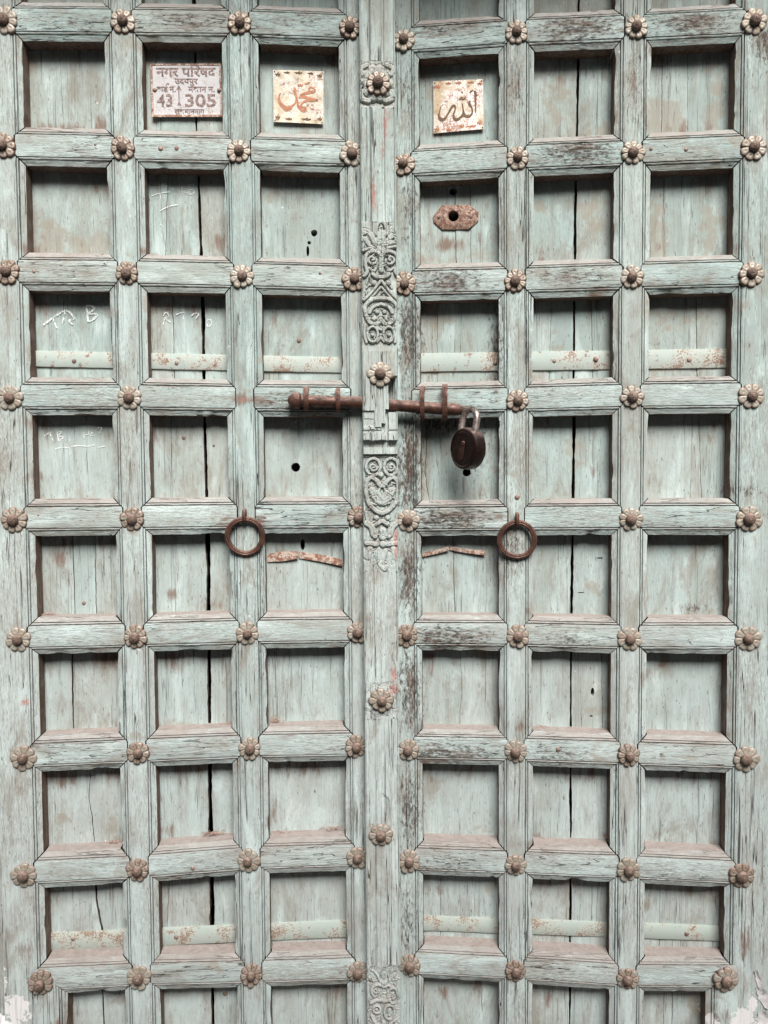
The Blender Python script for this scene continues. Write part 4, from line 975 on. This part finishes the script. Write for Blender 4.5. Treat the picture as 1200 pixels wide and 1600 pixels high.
# ------------------------------------------------------------------ chalk scrawls on the boards
def chalk(leaf, ox, oy, sc, lines, wpx=1.7):
    mb = MB(); yf = lambda u, v: DEEP - .0012
    at = lambda u, v: loc(leaf, u, v, DEEP)
    for p in lines:
        P = [(ox + x / sc, oy + y / sc) for x, y in p]
        ribbon(mb, P, [wpx * 1.0, wpx * 1.7, wpx * 1.1, wpx * 1.6, wpx * .9], at, yf, .0006, 5)
    o = mb.build('chalk_mark', M_CHALK, LEAF[leaf], False, None, None); o['kind'] = 'stuff'; return o
chalk(0, 40, 440, 3.53, [[(100, 240), (160, 195), (220, 158)], [(150, 200), (160, 225), (175, 258)], [(222, 160), (212, 200), (208, 245)], [(222, 160), (245, 170), (268, 205), (240, 215), (262, 238)], [(338, 135), (342, 180), (346, 222)], [(338, 135), (368, 136), (378, 155), (345, 178), (385, 178), (394, 190), (370, 212), (346, 222)]], 2.0)
chalk(0, 40, 440, 3.53, [[(760, 190), (775, 170), (790, 190), (770, 205), (760, 240)], [(770, 205), (800, 225)], [(830, 185), (850, 175), (875, 170)], [(865, 175), (872, 210)], [(915, 190), (935, 175), (955, 180), (940, 205)], [(1000, 215), (1020, 210), (1025, 235), (1005, 250), (1000, 215)]], 1.2)
chalk(0, 40, 440, 3.53, [[(105, 850), (130, 835), (150, 830)], [(135, 835), (145, 860), (155, 878)], [(175, 830), (180, 860), (185, 880)], [(175, 830), (200, 828), (185, 850), (210, 858), (185, 880)], [(240, 845), (245, 880)], [(320, 830), (325, 865)], [(350, 825), (352, 860)], [(322, 848), (350, 842)], [(370, 830), (360, 850), (382, 845)], [(395, 810), (420, 805), (408, 840)], [(160, 925), (200, 915), (240, 918)], [(255, 910), (290, 905), (340, 908), (380, 900)], [(395, 915), (440, 908)]], 1.2)
chalk(0, 0, 0, 2., [[(475, 612), (500, 605), (530, 600)], [(500, 605), (505, 630)], [(540, 590), (545, 612)], [(568, 585), (572, 612)], [(575, 600), (590, 605)], [(590, 580), (592, 608)], [(590, 580), (606, 578), (606, 605), (592, 608)], [(592, 594), (606, 592)], [(500, 660), (530, 645), (560, 640)], [(500, 700), (512, 712)]], .9)

# ------------------------------------------------------------------ dust and fibres lodged in corners of the ledges
def fluff(leaf, px, py, wpx, n, seed):
    r = random.Random(seed); mb = MB(); x0, z0 = loc(leaf, px, py, DEEP - .01)
    for _ in range(n):
        a = r.gauss(0, wpx / 752. * .4); L = r.uniform(.004, .013); th = r.uniform(-.9, .9); h = abs(r.gauss(0, .0022)); y = DEEP - .002 - r.uniform(0, .012)
        p = Vector((x0 + a, y, z0 + h)); q = p + Vector((math.cos(th) * L, r.uniform(-.004, .004), math.sin(th) * L * .5)); m = (p + q) / 2 + Vector((r.uniform(-.002, .002), r.uniform(-.002, .002), r.uniform(0, .003)))
        mb.tube([p, m, q], .00045, 4)
    o = mb.build('lodged_fibres', M_DUST, LEAF[leaf]); o['kind'] = 'stuff'
for i, a in enumerate(((0, 333, 1304, 26, 70), (0, 175, 1318, 14, 40), (0, 432, 1304, 12, 40), (0, 72, 962, 16, 36), (0, 520, 1296, 26, 36), (0, 356, 1133, 12, 26), (1, 1118, 1488, 18, 40), (0, 250, 1140, 12, 20), (0, 428, 1128, 10, 30), (0, 180, 1142, 12, 22), (1, 945, 1310, 12, 16), (1, 842, 1138, 14, 16))): fluff(*a, i + 3)

# ------------------------------------------------------------------ door frame, flaking paint, dark interior, pavement
frame = empty('door_frame', (0, 1.62, HC + ZB)); tag(frame, 'weathered grey green timber door frame beside the right leaf', 'door frame')
def jamb(x0, x1, y0, y1, name='jamb'):
    zs = np.arange(ZB - .05, ZT + .25, .02); xs = np.linspace(x0, x1, 9); Z, X = np.meshgrid(zs, xs, indexing='ij'); Y = y0 + fbm(X, Z, 50, 8, 90, 3) * .0012; mb = MB()
    V = np.stack([X, Y, Z], -1); mb.add(V.reshape(-1, 3), grid_faces(len(zs), 9))
    for c, f in ((0, True), (8, False)): A = V[:, c]; B = A.copy(); B[:, 1] = y1; mb.add(np.stack([A, B], 1).reshape(-1, 3), grid_faces(len(zs), 2, 0, f))
    o = mb.build(name, M_JAMB, None, True, None, 50); o.data.transform(Matrix.Translation((0, -1.62, -ZB))); stain_attr(o.data, 5); o.parent = frame; return o
M_JAMB = painted_wood('paint_jamb', 'Z', base=(.27, .335, .315), pale=(.42, .46, .44), worn=.6)
jamb(.8225, 1.05, 1.612, 1.75); jamb(-1.05, -.822, 1.612, 1.75)
mb = MB(); mb.box((-1.05, -.24, 2.68), (1.05, .13, 2.90)); lin = mb.build('shade_lintel', M_JAMB, frame, False); stain_attr(lin.data, 5)  # unseen overhang added above the frame, jutting forward to shade the top rows
def flake(px, py, w, h, rot, curl, mat=M_PLASTER, dep=-.002, leaf=1):
    """curled scale of old limewash standing off the timber"""
    x, z = loc(leaf, px, py, dep); n = 9; V = []; r = random.Random(int(px * 7 + py))
    edge = [r.uniform(.55, 1.2) for _ in range(n)]
    for i in range(n):
        for j in range(n):
            u, v = (i / (n - 1) - .5) * 2, (j / (n - 1) - .5) * 2
            k = math.sqrt(max(0, 1 - .75 * v * v)) * edge[j]; a = u * w * k / 2 / 752.; b = v * h / 2 / 752.
            xx, zz = a * math.cos(rot) - b * math.sin(rot), a * math.sin(rot) + b * math.cos(rot)
            V.append((x + xx, dep - curl * (u * .5 + .5) ** 2 - .002 * v * v, z + zz))
    V += [(a, b + .0014, c) for a, b, c in V]; F = [f[::-1] for f in grid_faces(n, n)] + grid_faces(n, n, n * n)
    p = LEAF[leaf].matrix_basis; base = Vector((0, 1.62, HC + ZB))
    V = [tuple(p @ Vector(v) - base) for v in V]
    return mesh_obj('limewash_flake', V, F, mat, frame, True, None, None, 40)
for a in ((1186, 1534, 8, 40, .30, .004), (1195, 1560, 22, 34, .5, .005), (1192, 1592, 24, 26, .2, .005)): flake(*a)
mb = MB()                                                # lump of limewashed plaster in the lower left corner
x, z = loc(0, 14, 1600, -.006)
n = 20; V = []
for i in range(n):
    for j in range(n):
        u, v = (i / (n - 1) - .5) * 2, (j / (n - 1) - .5) * 2; px_ = .022 * u; pz_ = .020 * v
        V.append((x + px_ - .004, .010 - .020 * max(0., 1 - (abs(u) ** 3 + abs(v) ** 3)) ** .5 + .003 * math.sin(9 * u + 4 * v) * (abs(u) < .9), z + pz_ - .016 - .010 * u))
p = leafL.matrix_basis; base = Vector((0, 1.62, HC + ZB)); V = [tuple(p @ Vector(v) - base) for v in V]
mesh_obj('plaster_lump', V, grid_faces(n, n, 0, True), M_PLASTER, frame, True)

mb = MB(); X0_, X1_, Y0_, Y1_, Z0_, Z1_ = -1.05, 1.05, 1.745, 2.3, HC + ZB - .06, HC + ZT + .3
for q in (((X0_, Y1_, Z0_), (X1_, Y1_, Z0_), (X1_, Y1_, Z1_), (X0_, Y1_, Z1_)), ((X0_, Y0_, Z0_), (X0_, Y1_, Z0_), (X0_, Y1_, Z1_), (X0_, Y0_, Z1_)), ((X1_, Y0_, Z0_), (X1_, Y1_, Z0_), (X1_, Y1_, Z1_), (X1_, Y0_, Z1_)),
          ((X0_, Y0_, Z1_), (X1_, Y0_, Z1_), (X1_, Y1_, Z1_), (X0_, Y1_, Z1_)), ((X0_, Y0_, Z0_), (X1_, Y0_, Z0_), (X1_, Y1_, Z0_), (X0_, Y1_, Z0_))): mb.add(q, [(0, 1, 2, 3)])
tag(mb.build('interior_walls', M_DARK, None, False), kind='structure')
mb = MB(); zg = HC + ZB - .055; mb.add([(-30, -40, zg), (30, -40, zg), (30, 1.75, zg), (-30, 1.75, zg)], [(0, 1, 2, 3)])
tag(mb.build('pavement', M_GROUND, None, False), kind='structure')

# unseen wall added behind the camera to keep the low sky off the door
mb = MB(); mb.box((-9, -3.2, zg - .1), (9, -2.7, 4.3))
tag(mb.build('sky_blocker_wall', M_BLOCKER, None, False), kind='structure')
